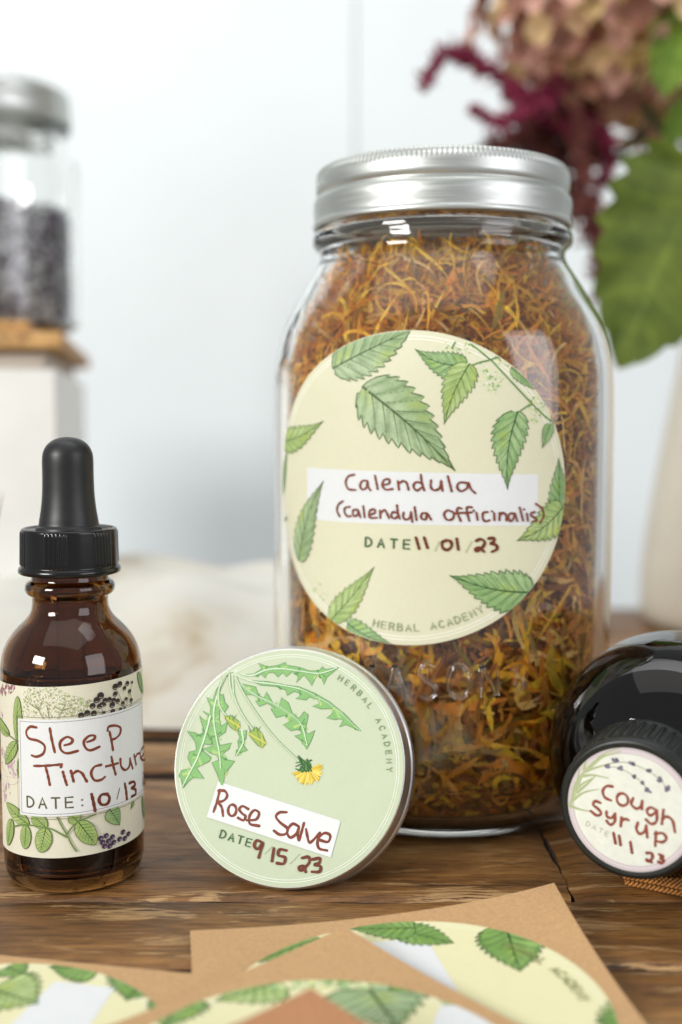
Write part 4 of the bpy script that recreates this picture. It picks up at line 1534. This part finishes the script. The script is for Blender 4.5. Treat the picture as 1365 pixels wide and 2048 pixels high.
for x, y, q in ((485, 980, 1.2), (605, 985, 1.2), (727, 1028, 1.2), (795, 1075, 1.1), (848, 1135, 1.3), (430, 1035, 1.2), (520, 1030, 1.1), (622, 1078, 1.0), (673, 1115, .9), (718, 1165, 1.0)):
    for k in range(7):
        art.dot(cu(x + rr.gauss(0, 9), y + rr.gauss(0, 9)), 0.30 * q, rr.choice([C(104, 96, 116), C(126, 118, 138), C(92, 86, 100)]), n=8)
art.build('printed_lavender', M_PRINT, clab)
ink = Art(cs_)
ink.lv = art.lv + 0.01
hand(ink, cu, [[(470, 1175), (425, 1180), (400, 1220), (415, 1265), (460, 1282)], oval(540, 1262, 40, 46), [(615, 1240), (602, 1285), (638, 1315), (670, 1290), (678, 1250)], [(678, 1255), (676, 1312)],
               [(780, 1308), (738, 1290), (710, 1320), (735, 1350), (775, 1318)], [(780, 1305), (778, 1385), (742, 1412), (705, 1385)], [(825, 1295), (815, 1400)], [(818, 1362), (850, 1340), (888, 1365), (905, 1445)],
               [(385, 1312), (348, 1305), (332, 1335), (368, 1360), (390, 1392), (360, 1412), (315, 1385)], [(428, 1372), (432, 1408), (468, 1412), (490, 1375)], [(490, 1375), (486, 1440), (455, 1466), (430, 1442)], [(535, 1400), (530, 1465)], [(533, 1430), (558, 1405), (585, 1410)],
               [(650, 1418), (640, 1468), (665, 1500), (700, 1472), (708, 1430)], [(708, 1430), (716, 1515)], [(776, 1468), (772, 1570)], [(770, 1482), (820, 1468), (848, 1502), (820, 1535), (778, 1532)]], 0.60, C(150, 74, 56))
hand(ink, cu, [[(480, 1525), (495, 1600)], [(520, 1540), (530, 1605)], [(600, 1575), (612, 1650)], [(715, 1635), (745, 1630), (755, 1660), (730, 1695), (712, 1682), (748, 1697)], [(800, 1630), (826, 1640), (808, 1658), (832, 1670), (818, 1692), (796, 1686)]], 0.66, C(140, 66, 48))
ink.build('handwriting', M_INK, clab)
pr = Art(cs_)
pr.lv = ink.lv
o_, e_ = cu(280, 1500), cu(450, 1565)
ex = (e_ - o_).normalized()
pr.text(None, 'DATE', o_, ex, Vector((-ex.y, ex.x)), 1.05, 0.16, C(176, 172, 150), 1.9)
pr.build('printed_lettering', M_PRINT, clab)

# ---- knitted brown cloth under that bottle
M_YARN = simple('brown_yarn', C(176, 118, 56), 0.75, 900, 0.3)
M_YARND = simple('brown_yarn_weave', C(96, 58, 26), 0.85, 900, 0.3)
kn = empty('knitted_cloth', (88, 262, 0), label='golden brown knitted cloth under the cap of the lying syrup bottle', cat='cloth')


def kh(x, y):
    return 1.0 + 0.5 * math.sin(x * 0.08 + 1) * math.cos(y * 0.05)


def kedge(x):
    return 257.0 - 0.12 * (x - 62)       # front edge


mb = MB()
rows = []
for i in range(40):
    x = 66 + i * 1.7
    rows.append([(x - 88, kedge(x) + 1 + j * 5 + (max(0, 14 - (x - 66)) * 0.55) - 262, kh(x, j) - (1.0 if j == 0 else 0) - 0.6) for j in range(14)])
mb.grid(rows)
mb.build('weave', M_YARND, kn)
mb = MB()
for r_ in range(9):
    for dx in (0, 1):
        path = []
        for i in range(330):
            x = 66.5 + i * 0.2
            ph = x * 2 * math.pi / 1.7 + dx * math.pi
            y = kedge(x) + max(0, 14 - (x - 66)) * 0.55 + 1 + r_ * 1.5 + 0.55 * math.sin(ph)
            path.append(Vector((x - 88, y - 262, kh(x, 0) + 0.15 + 0.35 * math.cos(ph) - (0.9 if r_ == 0 else 0))))
        mb.grid(tube_rows(path, 0.36, 5), wrap=True)
tag(mb.build('yarn', M_YARN, kn), kind='stuff')


# ================================================================== STICKER SHEETS IN FRONT
class Sheet(Surf):
    """square sheet: local uv about its centre, corners curl up"""
    def __init__(s, c, rot, S, z0, lifts):
        s.c, s.rot, s.S, s.z0, s.lifts = c, rot, S, z0, lifts      # lifts for corners (-,-) (+,-) (+,+) (-,+)
        super().__init__(Matrix.Translation(Vector((c[0], c[1], 0))) @ Matrix.Rotation(rot, 4, 'Z'))

    def h(s, u, v):
        a, b = u / s.S * 2, v / s.S * 2
        z = s.z0
        for (su, sv), L in zip(((-1, -1), (1, -1), (1, 1), (-1, 1)), s.lifts):
            q = max(0, (a * su + b * sv) / 2)
            z += L * q ** 2.8
        return z + 0.25 * math.sin(u * 0.06 + v * 0.03 + s.rot)

    def P(s, u, v, l=0.0):
        return (u, v, s.h(u, v) + l)

    def uv(s, px, py):
        h = s.z0
        for _ in range(6):
            w_ = at_z(px, py, h)
            p = s.Mi @ w_
            h = s.h(max(-s.S / 2, min(s.S / 2, p.x)), max(-s.S / 2, min(s.S / 2, p.y)))
        return Vector((p.x, p.y))


def sheet(c, rot, z0, lifts, label, mat=M_KRAFT, S=79.0, LRr=36.0, deco=None):
    sf = Sheet(c, rot, S, z0, lifts)
    root = empty('sticker_sheet', (c[0], c[1], 0), (0, 0, rot), label=label, cat='sticker sheet', group='kraft backed sticker sheets lying in front')
    mb = MB()
    n = 28
    top = [[sf.P(-S / 2 + S * i / n, -S / 2 + S * j / n, 0) for i in range(n + 1)] for j in range(n + 1)]
    bot = [[(p[0], p[1], p[2] - 0.22) for p in r] for r in top]
    mb.grid(top)
    mb.grid(bot)
    for a, b in ((top[0], bot[0]), (top[-1], bot[-1]), ([r[0] for r in top], [r[0] for r in bot]), ([r[-1] for r in top], [r[-1] for r in bot])):
        mb.grid([a, b])
    recalc(mb.build('kraft_backing', mat, root))
    lb = None
    if deco:
        lb = disc_mb(sf, (0, 0), LRr, LRr, 0.14, 12, 96).build('round_label', M_CREAM2, root)
        a = Art(sf, (Vector((0, 0)), LRr, LRr))
        a.lv = 0.18
        for q in (0.945, 0.965):
            a.ring((0, 0), LRr * q, LRr * q, 0.2, C(240, 240, 214))
        deco(a, sf)
        a.build('printed_leaf_pattern', M_PRINT, lb)
    return sf


M_CREAM2 = paper_mat('cream_sticker_paper', C(230, 226, 182))
WH = C(238, 241, 243)


def deco1(a, sf):
    f = Crop(sf, 860, 1740, 2.703)
    g = Crop(sf, 340, 1820, 2.4375)
    a.quad(Vector(g(970, 170)), Vector(g(1240, 138)), Vector(g(1400, 390)), Vector(g(1400, 430)), WH, 8)
    q = [Vector(sf.uv(*p)) for p in ((735, 1888), (852, 1876), (912, 1975), (800, 2010))]
    for nm in (1,):
        a.quad(q[0], q[1], q[2], q[3], WH, 6)
    k = 0.245 / 2.703 * 1.0
    a.leaf(f(412, 305), f(487, 552), 6.6, teeth=12, pal=4, seed=51, peak=0.35)
    a.leaf(sf.uv(800, 1862), sf.uv(908, 1888), 4.2, teeth=9, pal=4, seed=52, peak=0.35)
    a.leaf(sf.uv(830, 1858), sf.uv(700, 1860), 4.5, teeth=9, pal=4, seed=53)
    a.leaf(sf.uv(1300, 2048), sf.uv(1258, 1975), 8, teeth=9, pal=1, seed=54)
    a.leaf(sf.uv(1290, 2048), sf.uv(1190, 2046), 6, teeth=9, pal=4, seed=55)
    a.leaf(sf.uv(640, 1878), sf.uv(490, 1932), 3.5, teeth=9, pal=4, seed=56)
    p0, p1 = Vector(f(630, 410)), Vector(f(1000, 660))
    a0, a1 = math.atan2(p0.y, p0.x), math.atan2(p1.y, p1.x)
    a.arc_text('HERBAL ACADEMY', (0, 0), 31.6, 31.6, 0.74, -0.02, 1.9, 0.34, C(124, 132, 78), outward=True)


def deco2(a, sf):
    for b_, t_, hw, sd, pl in (((880, 1968), (1040, 2020), 5, 61, 4), ((735, 1975), (800, 2060), 10, 62, 0), ((560, 1965), (430, 2005), 6, 63, 1), ((650, 1952), (755, 1958), 3, 64, 4), ((800, 1962), (850, 1985), 4, 65, 4), ((355, 2000), (330, 2060), 6, 66, 4), ((960, 1990), (900, 2048), 5, 67, 1)):
        a.leaf(sf.uv(*b_), sf.uv(*t_), hw, teeth=9, pal=pl, seed=sd)
    rr_ = random.Random(4)
    for _ in range(110):
        p = sf.uv(rr_.uniform(540, 760), 1958 + rr_.uniform(0, 22))
        a.dot(p, rr_.uniform(0.25, 0.6), rr_.choice([C(190, 206, 150), C(160, 190, 130), C(226, 226, 170)]))
    q = [Vector(sf.uv(*p)) for p in ((880, 2015), (960, 2005), (1060, 2100), (850, 2100))]
    a.quad(q[0], q[1], q[2], q[3], WH, 4)


def deco3(a, sf):
    f = Crop(sf, 0, 1860, 2.73)
    q = [Vector(f(*p)) for p in ((300, 285), (628, 320), (470, 560), (20, 560))]
    a.quad(q[0], q[1], q[2], q[3], WH, 6)
    for b_, t_, hw, sd, pl in (((820, 250), (690, 390), 7.5, 71, 4), ((545, 215), (265, 205), 5.5, 72, 4), ((40, 208), (140, 250), 3.5, 73, 4), ((-40, 330), (210, 408), 8, 74, 1), ((960, 440), (840, 500), 6, 75, 4)):
        a.leaf(f(*b_), f(*t_), hw, teeth=10, pal=pl, seed=sd)


sheet((-64.5, 187.0), R(-12.7), 0.4, (0, 0, 1.0, 0.5), 'leaf sticker on brown kraft square at the lower left below the dropper bottle', deco=deco3, S=76)
sheet((13.3, 202.6), R(8.4), 0.9, (0, 1.0, 6.5, 1.0), 'leaf sticker on brown kraft square with its curled far corner towards the syrup bottle', deco=deco1)
sheet((-3.2, 175.0), R(-4.0) + R(45), 2.4, (0, 1.0, 2.8, 1.0), 'leaf sticker on brown kraft square, nearest of the printed ones, corner pointing at the tin', deco=deco2)
sheet((-9.0, 136.5), R(41), 9.5, (0, 0, 2.0, 0.0), 'reddish brown kraft square seen as a blurred corner at the bottom edge', mat=M_KRAFT2)


# ================================================================== BEHIND: SHELF BOX WITH ITS JAR, CLOTH, VASE AND FLOWERS
bx = empty('white_wooden_box', (-113, 478, 0), (0, 0, R(9)), label='white painted box with pine top carrying the small lavender jar', cat='box')
mb = MB(); box_mb(mb, -136, -3, 3, 190, 0, 129, 1.2); recalc(mb.build('box_body', M_BOX, bx, smooth=False))
mb = MB(); box_mb(mb, -136, 0, 0, 195, 137.0, 144, 1.2); recalc(mb.build('pine_top', M_PINE, bx, smooth=False))
mb = MB(); box_mb(mb, -136, -8, 8, 185, 129.3, 136.7, 0.6); recalc(mb.build('rail', simple('grey_beige_rail', C(196, 186, 172), 0.7, 40, 0.1), bx, smooth=False))  # rail greyer and darker than the box body
mb = MB(); box_mb(mb, -136, -14, 6, 170, 144.3, 148.9, 0.8); recalc(mb.build('upper_board', M_PINE, bx, smooth=False))

SJ = (-165.5, 560.0, 149.1)
sj = empty('small_jar', SJ, label='blurred small glass jar of lavender with silver lid standing on the white box', cat='jar')
SZ, SR = 0.91, 1.05
sc_ = lambda L_: [(a * SZ, b * SR) for a, b in L_]
S_OUT = smooth_prof([(0, 30), (1, 34), (4, 37), (10, 38.5), (60, 39), (84, 38.8), (92, 37.2), (98, 34.5), (102, 33.8), (104, 35.5), (106, 35.6), (107, 34), (117, 33.8)], 4)
S_IN = smooth_prof([(117, 31), (102, 31), (97, 32), (90, 34.6), (82, 36), (60, 36.2), (10, 35.6), (5, 33), (4, 20), (4, 3)], 4)
mb = MB(); ro, ri = lathe(sc_(S_OUT), 80), lathe(sc_(S_IN), 80)
mb.grid(ro + ri, wrap=True)
mb.add(ri[-1] + [(0, 0, 4)], [(i, (i + 1) % 80, 80) for i in range(80)])
mb.add(ro[0] + [(0, 0, 1)], [((i + 1) % 80, i, 80) for i in range(80)])
recalc(mb.build('jar_glass', M_GLASS, sj))
mb = MB()
mb.grid(lathe(sc_(smooth_prof([(106.5, 34.4), (106.3, 35.6), (107.2, 36.3), (108.4, 36.0), (112, 36.2), (114, 35.9), (115, 35.0), (116, 35.6), (120, 35.6), (122, 35.0), (122.8, 33.5), (122.6, 28), (122.6, 1)], 3)), 96), wrap=True)
recalc(mb.build('lid', M_LID, sj))
lav = empty('dried_lavender', SJ, label='dark purple grey dried lavender buds filling the small jar on the box', cat='dried flowers')
mb = MB()
rr = random.Random(21)
for _ in range(3000):
    a = rr.uniform(0, 2 * math.pi); z = rr.uniform(6, 60) + rr.gauss(0, 0.8); r_ = 35.6 - rr.random() ** 2 * 9 if z < 57 else rr.uniform(0, 34)
    p = Vector((r_ * math.sin(a), -r_ * math.cos(a), z))
    d = Vector((rr.gauss(0, 1), rr.gauss(0, 1), rr.gauss(0, 1))).normalized() * rr.uniform(1.5, 3.0)
    col = rr.choice([C(84, 68, 92), C(50, 38, 34), C(122, 102, 140), C(92, 72, 50), C(38, 30, 26), C(150, 132, 160), C(60, 48, 36)])
    s1 = d.orthogonal().normalized() * 1.0; s2 = d.cross(s1).normalized() * 1.0
    vs = [p - d, p + s1, p + s2, p - s1, p - s2, p + d]
    mb.add([tuple(q) for q in vs], [(0, 1, 2), (0, 2, 3), (0, 3, 4), (0, 4, 1), (5, 2, 1), (5, 3, 2), (5, 4, 3), (5, 1, 4)], col)
lathe_mb(mb, [(5.5, 30), (6, 31), (55, 31), (58, 10)], 40, None, True, True)
tag(mb.build('buds', M_PRINT, lav), kind='stuff')

# twig at the far left
tw = MB()
pth = crom([Vector((-136, 384, 0.5)), at_y(-60, 1200, 400), at_y(-20, 1080, 402), at_y(4, 985, 404)], 8)
tw.grid(tube_rows(pth, lambda t: 2.4 * (1.05 - t), 8), wrap=True)
tag(tw.build('twig', simple('twig_bark', C(104, 76, 52), 0.8, 200, 0.3), None), 'thin brown twig tip poking in at the left edge beside the dropper bulb', 'twig')

# crumpled off-white cloth behind bottle and tin
def cloth_h(x, y):
    t = min(1, max(0, (y - 402) / 60))
    env = math.sin(t * math.pi / 2) ** 0.8
    f = 40 * env + 3 * math.sin(x * 0.035 + 1.3 + 0.02 * y) * env + 1.0 * math.sin(x * 0.09 - y * 0.07 + 0.6) * env + 1.4 * math.sin(x * 0.05 + y * 0.19 + 1.7 * math.sin(x * 0.03)) * env
    f += 3.2 * math.sin(x * 0.075 + 2.2 * math.sin(y * 0.03 + 0.5) + 0.8) * env * math.sin(x * 0.021 + 0.7) + 1.8 * abs(math.sin(x * 0.05 + y * 0.045)) * env
    return max(0.6, f) + 0.6


m, nt, b = new_mat('rumpled_linen')
n = noise(nt, coords(nt, (1, 1, 1.6)), 16, 4, 0.6, 0.8)
r = ramp(nt, n.outputs['Fac'], [(0.40, C(206, 205, 197)), (0.60, C(200, 196, 183)), (0.74, C(168, 150, 120))])
nt.links.new(r.outputs[0], b.inputs['Base Color'])
setp(b, rough=0.85)
mb = MB()
mb.grid([[(-270 + 330 * i / 150, 402 + 150 * j / 60 + 5 * math.sin((-270 + 330 * i / 150) * 0.045 + 0.8) * (1 - j / 60), cloth_h(-270 + 330 * i / 150, 402 + 150 * j / 60)) for i in range(151)] for j in range(61)])
cl = mb.build('linen_cloth', m)
tag(cl, 'rumpled off-white linen cloth with tan stains on the table behind the bottle', 'cloth')

# cream vase
M_VASE = simple('cream_ceramic', C(208, 200, 182), 0.4, 30, 0.05)
VC = (233.0, 610.0, 0.0)
vase = empty('vase', VC, label='cream ceramic vase narrowing upward at the right edge holding the flowers', cat='vase')
mb = MB()
lathe_mb(mb, smooth_prof([(0.2, 66), (2, 70), (10, 73), (40, 71.5), (90, 64), (135, 56), (165, 50), (172, 50.5), (174, 49), (172, 46), (150, 46), (100, 50)], 5), 96, None, True, True)
recalc(mb.build('vase_body', M_VASE, vase))


# leaf blades as real cupped surfaces
def leaf_mat(name, a, b_, vein):
    m, nt, b = new_mat(name)
    at = N(nt, 'ShaderNodeAttribute', attribute_name='Col')
    n = noise(nt, coords(nt), 90, 5, 0.6)
    r = ramp(nt, n.outputs['Fac'], [(0.3, a), (0.7, b_)])
    c = mixc(nt, 1.0, r.outputs[0], at.outputs['Color'], 'MULTIPLY')
    nt.links.new(c, b.inputs['Base Color'])
    setp(b, rough=0.5, spec=0.35)
    tr = N(nt, 'ShaderNodeBsdfTranslucent')
    nt.links.new(c, tr.inputs['Color'])
    mx = N(nt, 'ShaderNodeMixShader'); mx.inputs[0].default_value = 0.25
    nt.links.new(b.outputs[0], mx.inputs[1]); nt.links.new(tr.outputs[0], mx.inputs[2])
    nt.links.new(mx.outputs[0], nt.nodes['Material Output'].inputs['Surface'])
    return m


M_LEAF = leaf_mat('green_leaf', C(76, 96, 28), C(114, 130, 44), None)
M_LEAFD = leaf_mat('dark_green_leaf', C(44, 56, 28), C(66, 80, 38), None)
M_LEAFL = leaf_mat('bright_green_leaf', C(92, 126, 34), C(124, 150, 52), None)


def blade(mb, base, tip, side, hw, cup=0.15, teeth=9, droop=0.1, lobes=0.25, nt_=40, ns=10):
    base, tip, side = Vector(base), Vector(tip), Vector(side).normalized()
    e = tip - base; L = e.length; e.normalize()
    nrm = e.cross(side).normalized()
    rows, cols = [], []
    for i in range(nt_ + 1):
        t = i / nt_
        wv = (t ** 0.42 * (1 - t) ** 0.85) / (0.33 ** 0.42 * 0.67 ** 0.85)
        row = []
        for j in range(-ns, ns + 1):
            q = j / ns
            te = (t * teeth + (0.4 if q > 0 else 0)) % 1.0
            W = hw * wv * (1 + 0.20 * (te - 0.5) * abs(q) ** 6)
            p = base + e * (L * t) + side * (q * W) - e * (abs(q) ** 1.7 * lobes * W * (1 - t))
            p += nrm * (cup * W * abs(q) ** 1.6 + droop * L * math.sin(math.pi * t) + 0.03 * hw * math.sin(t * 22 - abs(q) * 6) * abs(q))
            row.append(tuple(p))
            d = abs((((t - abs(q) * 0.2) * 7) % 1.0) - 0.5) * 2
            s_ = 0.92 + 0.45 * d ** 9 + (0.4 if abs(j) < 1 else 0) - 0.12 * (1 - d) * abs(q)
            cols.append((s_, s_, s_ * 0.9, 1))
        rows.append(row)
    mb.grid(rows, cols)


bl = empty('large_green_leaf', (210, 480, 120), label='large green heart shaped leaf hanging beside the jar with pointed tip', cat='leaf')
b0, t0 = at_y(1412, 348, 480), at_y(1238, 738, 462)
loc = Vector((210, 480, 120))
mb = MB()
blade(mb, b0 - loc, t0 - loc, Vector((0.93, 0.2, -0.34)), 35, 0.18, 8, -0.05, 0.4, 90, 16)
mb.build('leaf_blade', M_LEAF, bl)
mb = MB()
mb.grid(tube_rows([p - loc for p in crom([b0, at_y(1440, 250, 510), Vector((248, 560, 215)), Vector((236, 600, 170))], 8)], 1.5, 8), wrap=True)
mb.build('leaf_stalk', M_LEAFD, bl)

# hydrangea head of faded florets
def stem(path, r, mat, parent, loc):
    mb = MB()
    mb.grid(tube_rows([Vector(p) - Vector(loc) for p in crom(path, 10)], r, 8), wrap=True)
    return mb.build('stem', mat, parent)


M_FLOR = []
for nm, c in (('pink_beige', (214, 168, 150)), ('tan', (210, 178, 132)), ('dusty_rose', (188, 130, 122)), ('yellow_beige', (220, 196, 138)), ('brown', (150, 104, 84))):
    M_FLOR.append(leaf_mat('floret_' + nm, C(*[int(v * 0.86) for v in c]), C(*[min(255, int(v * 1.12)) for v in c]), None))
fmesh = []
for k, mt in enumerate(M_FLOR):
    mb = MB()
    for q in range(4):
        a = q * math.pi / 2 + 0.1
        d = Vector((math.cos(a), math.sin(a), 0.15)); sd = Vector((-math.sin(a), math.cos(a), 0))
        rows = []
        for i in range(6):
            t = i / 5
            wv = math.sin(math.pi * min(1, 0.1 + t * 0.85)) ** 0.6 * 4.6
            rows.append([tuple(d * (7.5 * t) + sd * (s * wv) + Vector((0, 0, 1)) * (1.8 * t * t + 0.5 * abs(s))) for s in (-1, -.4, .4, 1)])
        mb.grid(rows)
    fmesh.append(mb.mesh('floret', mt))


def hydrangea(center, rad, n, label, stem_to, seed, cols=(0, 1, 2, 3, 4), zs=0.85):
    root = empty('hydrangea', center, label=label, cat='flower')
    rr_ = random.Random(seed)
    stem([stem_to, Vector(stem_to).lerp(Vector(center), 0.5) + Vector((6, 0, 0)), center], 2.2, M_LEAFD, root, center)
    for k in range(n):
        i = k + 0.5
        phi = math.acos(1 - 2 * i / n); th = math.pi * (1 + 5 ** 0.5) * i
        d = Vector((math.cos(th) * math.sin(phi), math.sin(th) * math.sin(phi), math.cos(phi)))
        o = bpy.data.objects.new('floret', fmesh[rr_.choice(cols)])
        COL.objects.link(o)
        o.parent = root
        r_ = rad * rr_.uniform(0.62, 1.12)
        o.location = Vector((d.x * r_, d.y * r_, d.z * r_ * zs)) * MM
        o.rotation_euler = (d + Vector((rr_.uniform(-.4, .4), rr_.uniform(-.4, .4), rr_.uniform(-.4, .4)))).to_track_quat('Z', 'Y').to_euler()
        s = rr_.uniform(0.75, 1.25)
        o.scale = (s, s, s)
    return root


hydrangea(tuple(at_y(1165, 60, 585)), 48, 230, 'faded pink and tan hydrangea head above the lid of the large jar', (228, 606, 160), 3, (0, 0, 1, 2, 3, 4))
hydrangea(tuple(at_y(1290, 170, 640)), 34, 110, 'yellowish tan hydrangea head at the upper right behind the pink one', (236, 614, 160), 5, (1, 3, 1, 0))

# amaranth: drooping tassels of tiny beads
M_AMA = leaf_mat('burgundy_amaranth', C(112, 30, 54), C(156, 52, 84), None)
M_AMAD = leaf_mat('dark_amaranth', C(92, 44, 44), C(132, 76, 64), None)
ama = empty('amaranth', (200, 590, 160), label='burgundy amaranth with drooping tassels reaching left above the jar lid', cat='flower')
AL = Vector((200, 590, 160))


def tassel(pts, r0, n, mat, seed, Y=560, taper=0.6):
    rr_ = random.Random(seed)
    path = crom([at_y(x, y, Y + (d[0] if d else 0)) for x, y, *d in pts], 10)
    mb = MB()
    for _ in range(n // 9):
        t = rr_.random()
        k = t * (len(path) - 1)
        i = min(int(k), len(path) - 2)
        p = path[i].lerp(path[i + 1], k - i)
        tg = (path[i + 1] - path[i]).normalized()
        rr0 = r0 * (1 - taper * t ** 2) * rr_.uniform(0.7, 1.5)
        d = (Vector((rr_.gauss(0, 1), rr_.gauss(0, 1), rr_.gauss(0, 1))).normalized() + tg * 0.5).normalized()
        for q in range(10):
            c = p + d * rr0 * (q + 1) / 10 + Vector((rr_.gauss(0, .5), rr_.gauss(0, .5), rr_.gauss(0, .5))) - AL
            s = rr_.uniform(0.7, 1.3) * (1.25 - q * 0.07)
            a = d.orthogonal().normalized() * s; b2 = d.cross(a).normalized() * s
            v = rr_.uniform(0.6, 1.6)
            mb.add([tuple(w_) for w_ in (c + a, c + b2, c - a, c - b2, c + d * s * 1.7, c - d * s)], [(0, 1, 4), (1, 2, 4), (2, 3, 4), (3, 0, 4), (1, 0, 5), (2, 1, 5), (3, 2, 5), (0, 3, 5)], (v, v, v, 1))
    mb.grid(tube_rows([p - AL for p in path], 1.0, 6), wrap=True)
    return mb.build('tassel', mat, ama)


tassel([(1075, 215), (1020, 175), (960, 125), (905, 108), (868, 130), (848, 175)], 7.5, 1300, M_AMA, 1, 560, 0.55)
tassel([(1100, 200), (1040, 230), (1000, 245), (945, 216)], 7.0, 800, M_AMA, 2, 555, 0.7)
tassel([(1130, 150), (1090, 190), (1045, 185), (1010, 165)], 8, 700, M_AMA, 3, 565)
tassel([(1100, 160), (1070, 230), (1040, 280), (1000, 300)], 13, 1100, M_AMAD, 4, 600, 0.3)
tassel([(1120, 180), (1110, 260), (1120, 340), (1150, 420)], 14, 1300, M_AMAD, 5, 630, 0.2)
tassel([(1230, 290), (1180, 260), (1130, 250), (1080, 230)], 8, 800, M_AMA, 6, 570)
tassel([(1150, 200), (1165, 300), (1175, 400), (1185, 500), (1215, 610)], 8, 1300, M_AMAD, 7, 560, 0.3)
tassel([(1210, 250), (1215, 330), (1190, 400), (1200, 480)], 6, 700, M_AMA, 8, 575, 0.3)
tassel([(1215, 480), (1225, 560), (1240, 640), (1300, 700)], 6, 700, M_AMAD, 9, 600, 0.3)
tassel([(1180, 200), (1120, 250), (1060, 270), (960, 300)], 11, 1500, M_AMAD, 11, 590, 0.3)
tassel([(1190, 230), (1130, 290), (1080, 320), (1020, 330)], 11, 1500, M_AMAD, 12, 600, 0.3)
tassel([(1160, 140), (1110, 200), (1080, 250), (1090, 320)], 10, 1400, M_AMAD, 13, 580, 0.3)
tassel([(1230, 330), (1190, 300), (1160, 340), (1155, 430)], 9, 1200, M_AMAD, 14, 590, 0.3)
stem([(226, 608, 150), tuple(at_y(1240, 560, 590)), tuple(at_y(1150, 300, 575)), tuple(at_y(1090, 210, 560))], 1.8, M_AMAD, ama, AL)

# more foliage at the right edge
for i, (b_, t_, side_, hw, mt, lb) in enumerate((
        ((1392, 10, 560), (1330, 195, 545), (0.9, 0.2, 0.2), 22, M_LEAFL, 'bright green leaf hanging down the right edge above the large leaf'),
        ((1400, -60, 570), (1330, 60, 560), (0.8, 0.3, 0.3), 22, M_LEAFL, 'bright green leaf touching the top right corner'),
        ((1400, 180, 600), (1335, 300, 590), (0.85, 0.3, 0.3), 18, M_LEAFL, 'small bright green leaf above the large hanging leaf'),
        ((1400, 300, 620), (1290, 420, 600), (0.5, 0.3, 0.8), 22, M_LEAFD, 'dark green leaf tucked behind the large hanging leaf'),
        ((1290, 260, 610), (1220, 330, 600), (0.5, 0.3, 0.8), 12, M_LEAFD, 'small dark leaf between hydrangea and the large hanging leaf'))):
    B, T = at_y(*b_), at_y(*t_)
    o = empty('leaf', B, label=lb, cat='leaf')
    mb = MB()
    blade(mb, (0, 0, 0), T - B, side_, hw, 0.15, 8, 0.06, 0.3, 30, 8)
    mb.build('leaf_blade', mt, o)
    mb = MB()
    mb.grid(tube_rows([p - B for p in crom([B, B + Vector((8, 12, -20)), Vector((234, 608, 165))], 8)], 1.2, 6), wrap=True)
    mb.build('leaf_stalk', M_LEAFD, o)
print('objects', len(sc.objects))
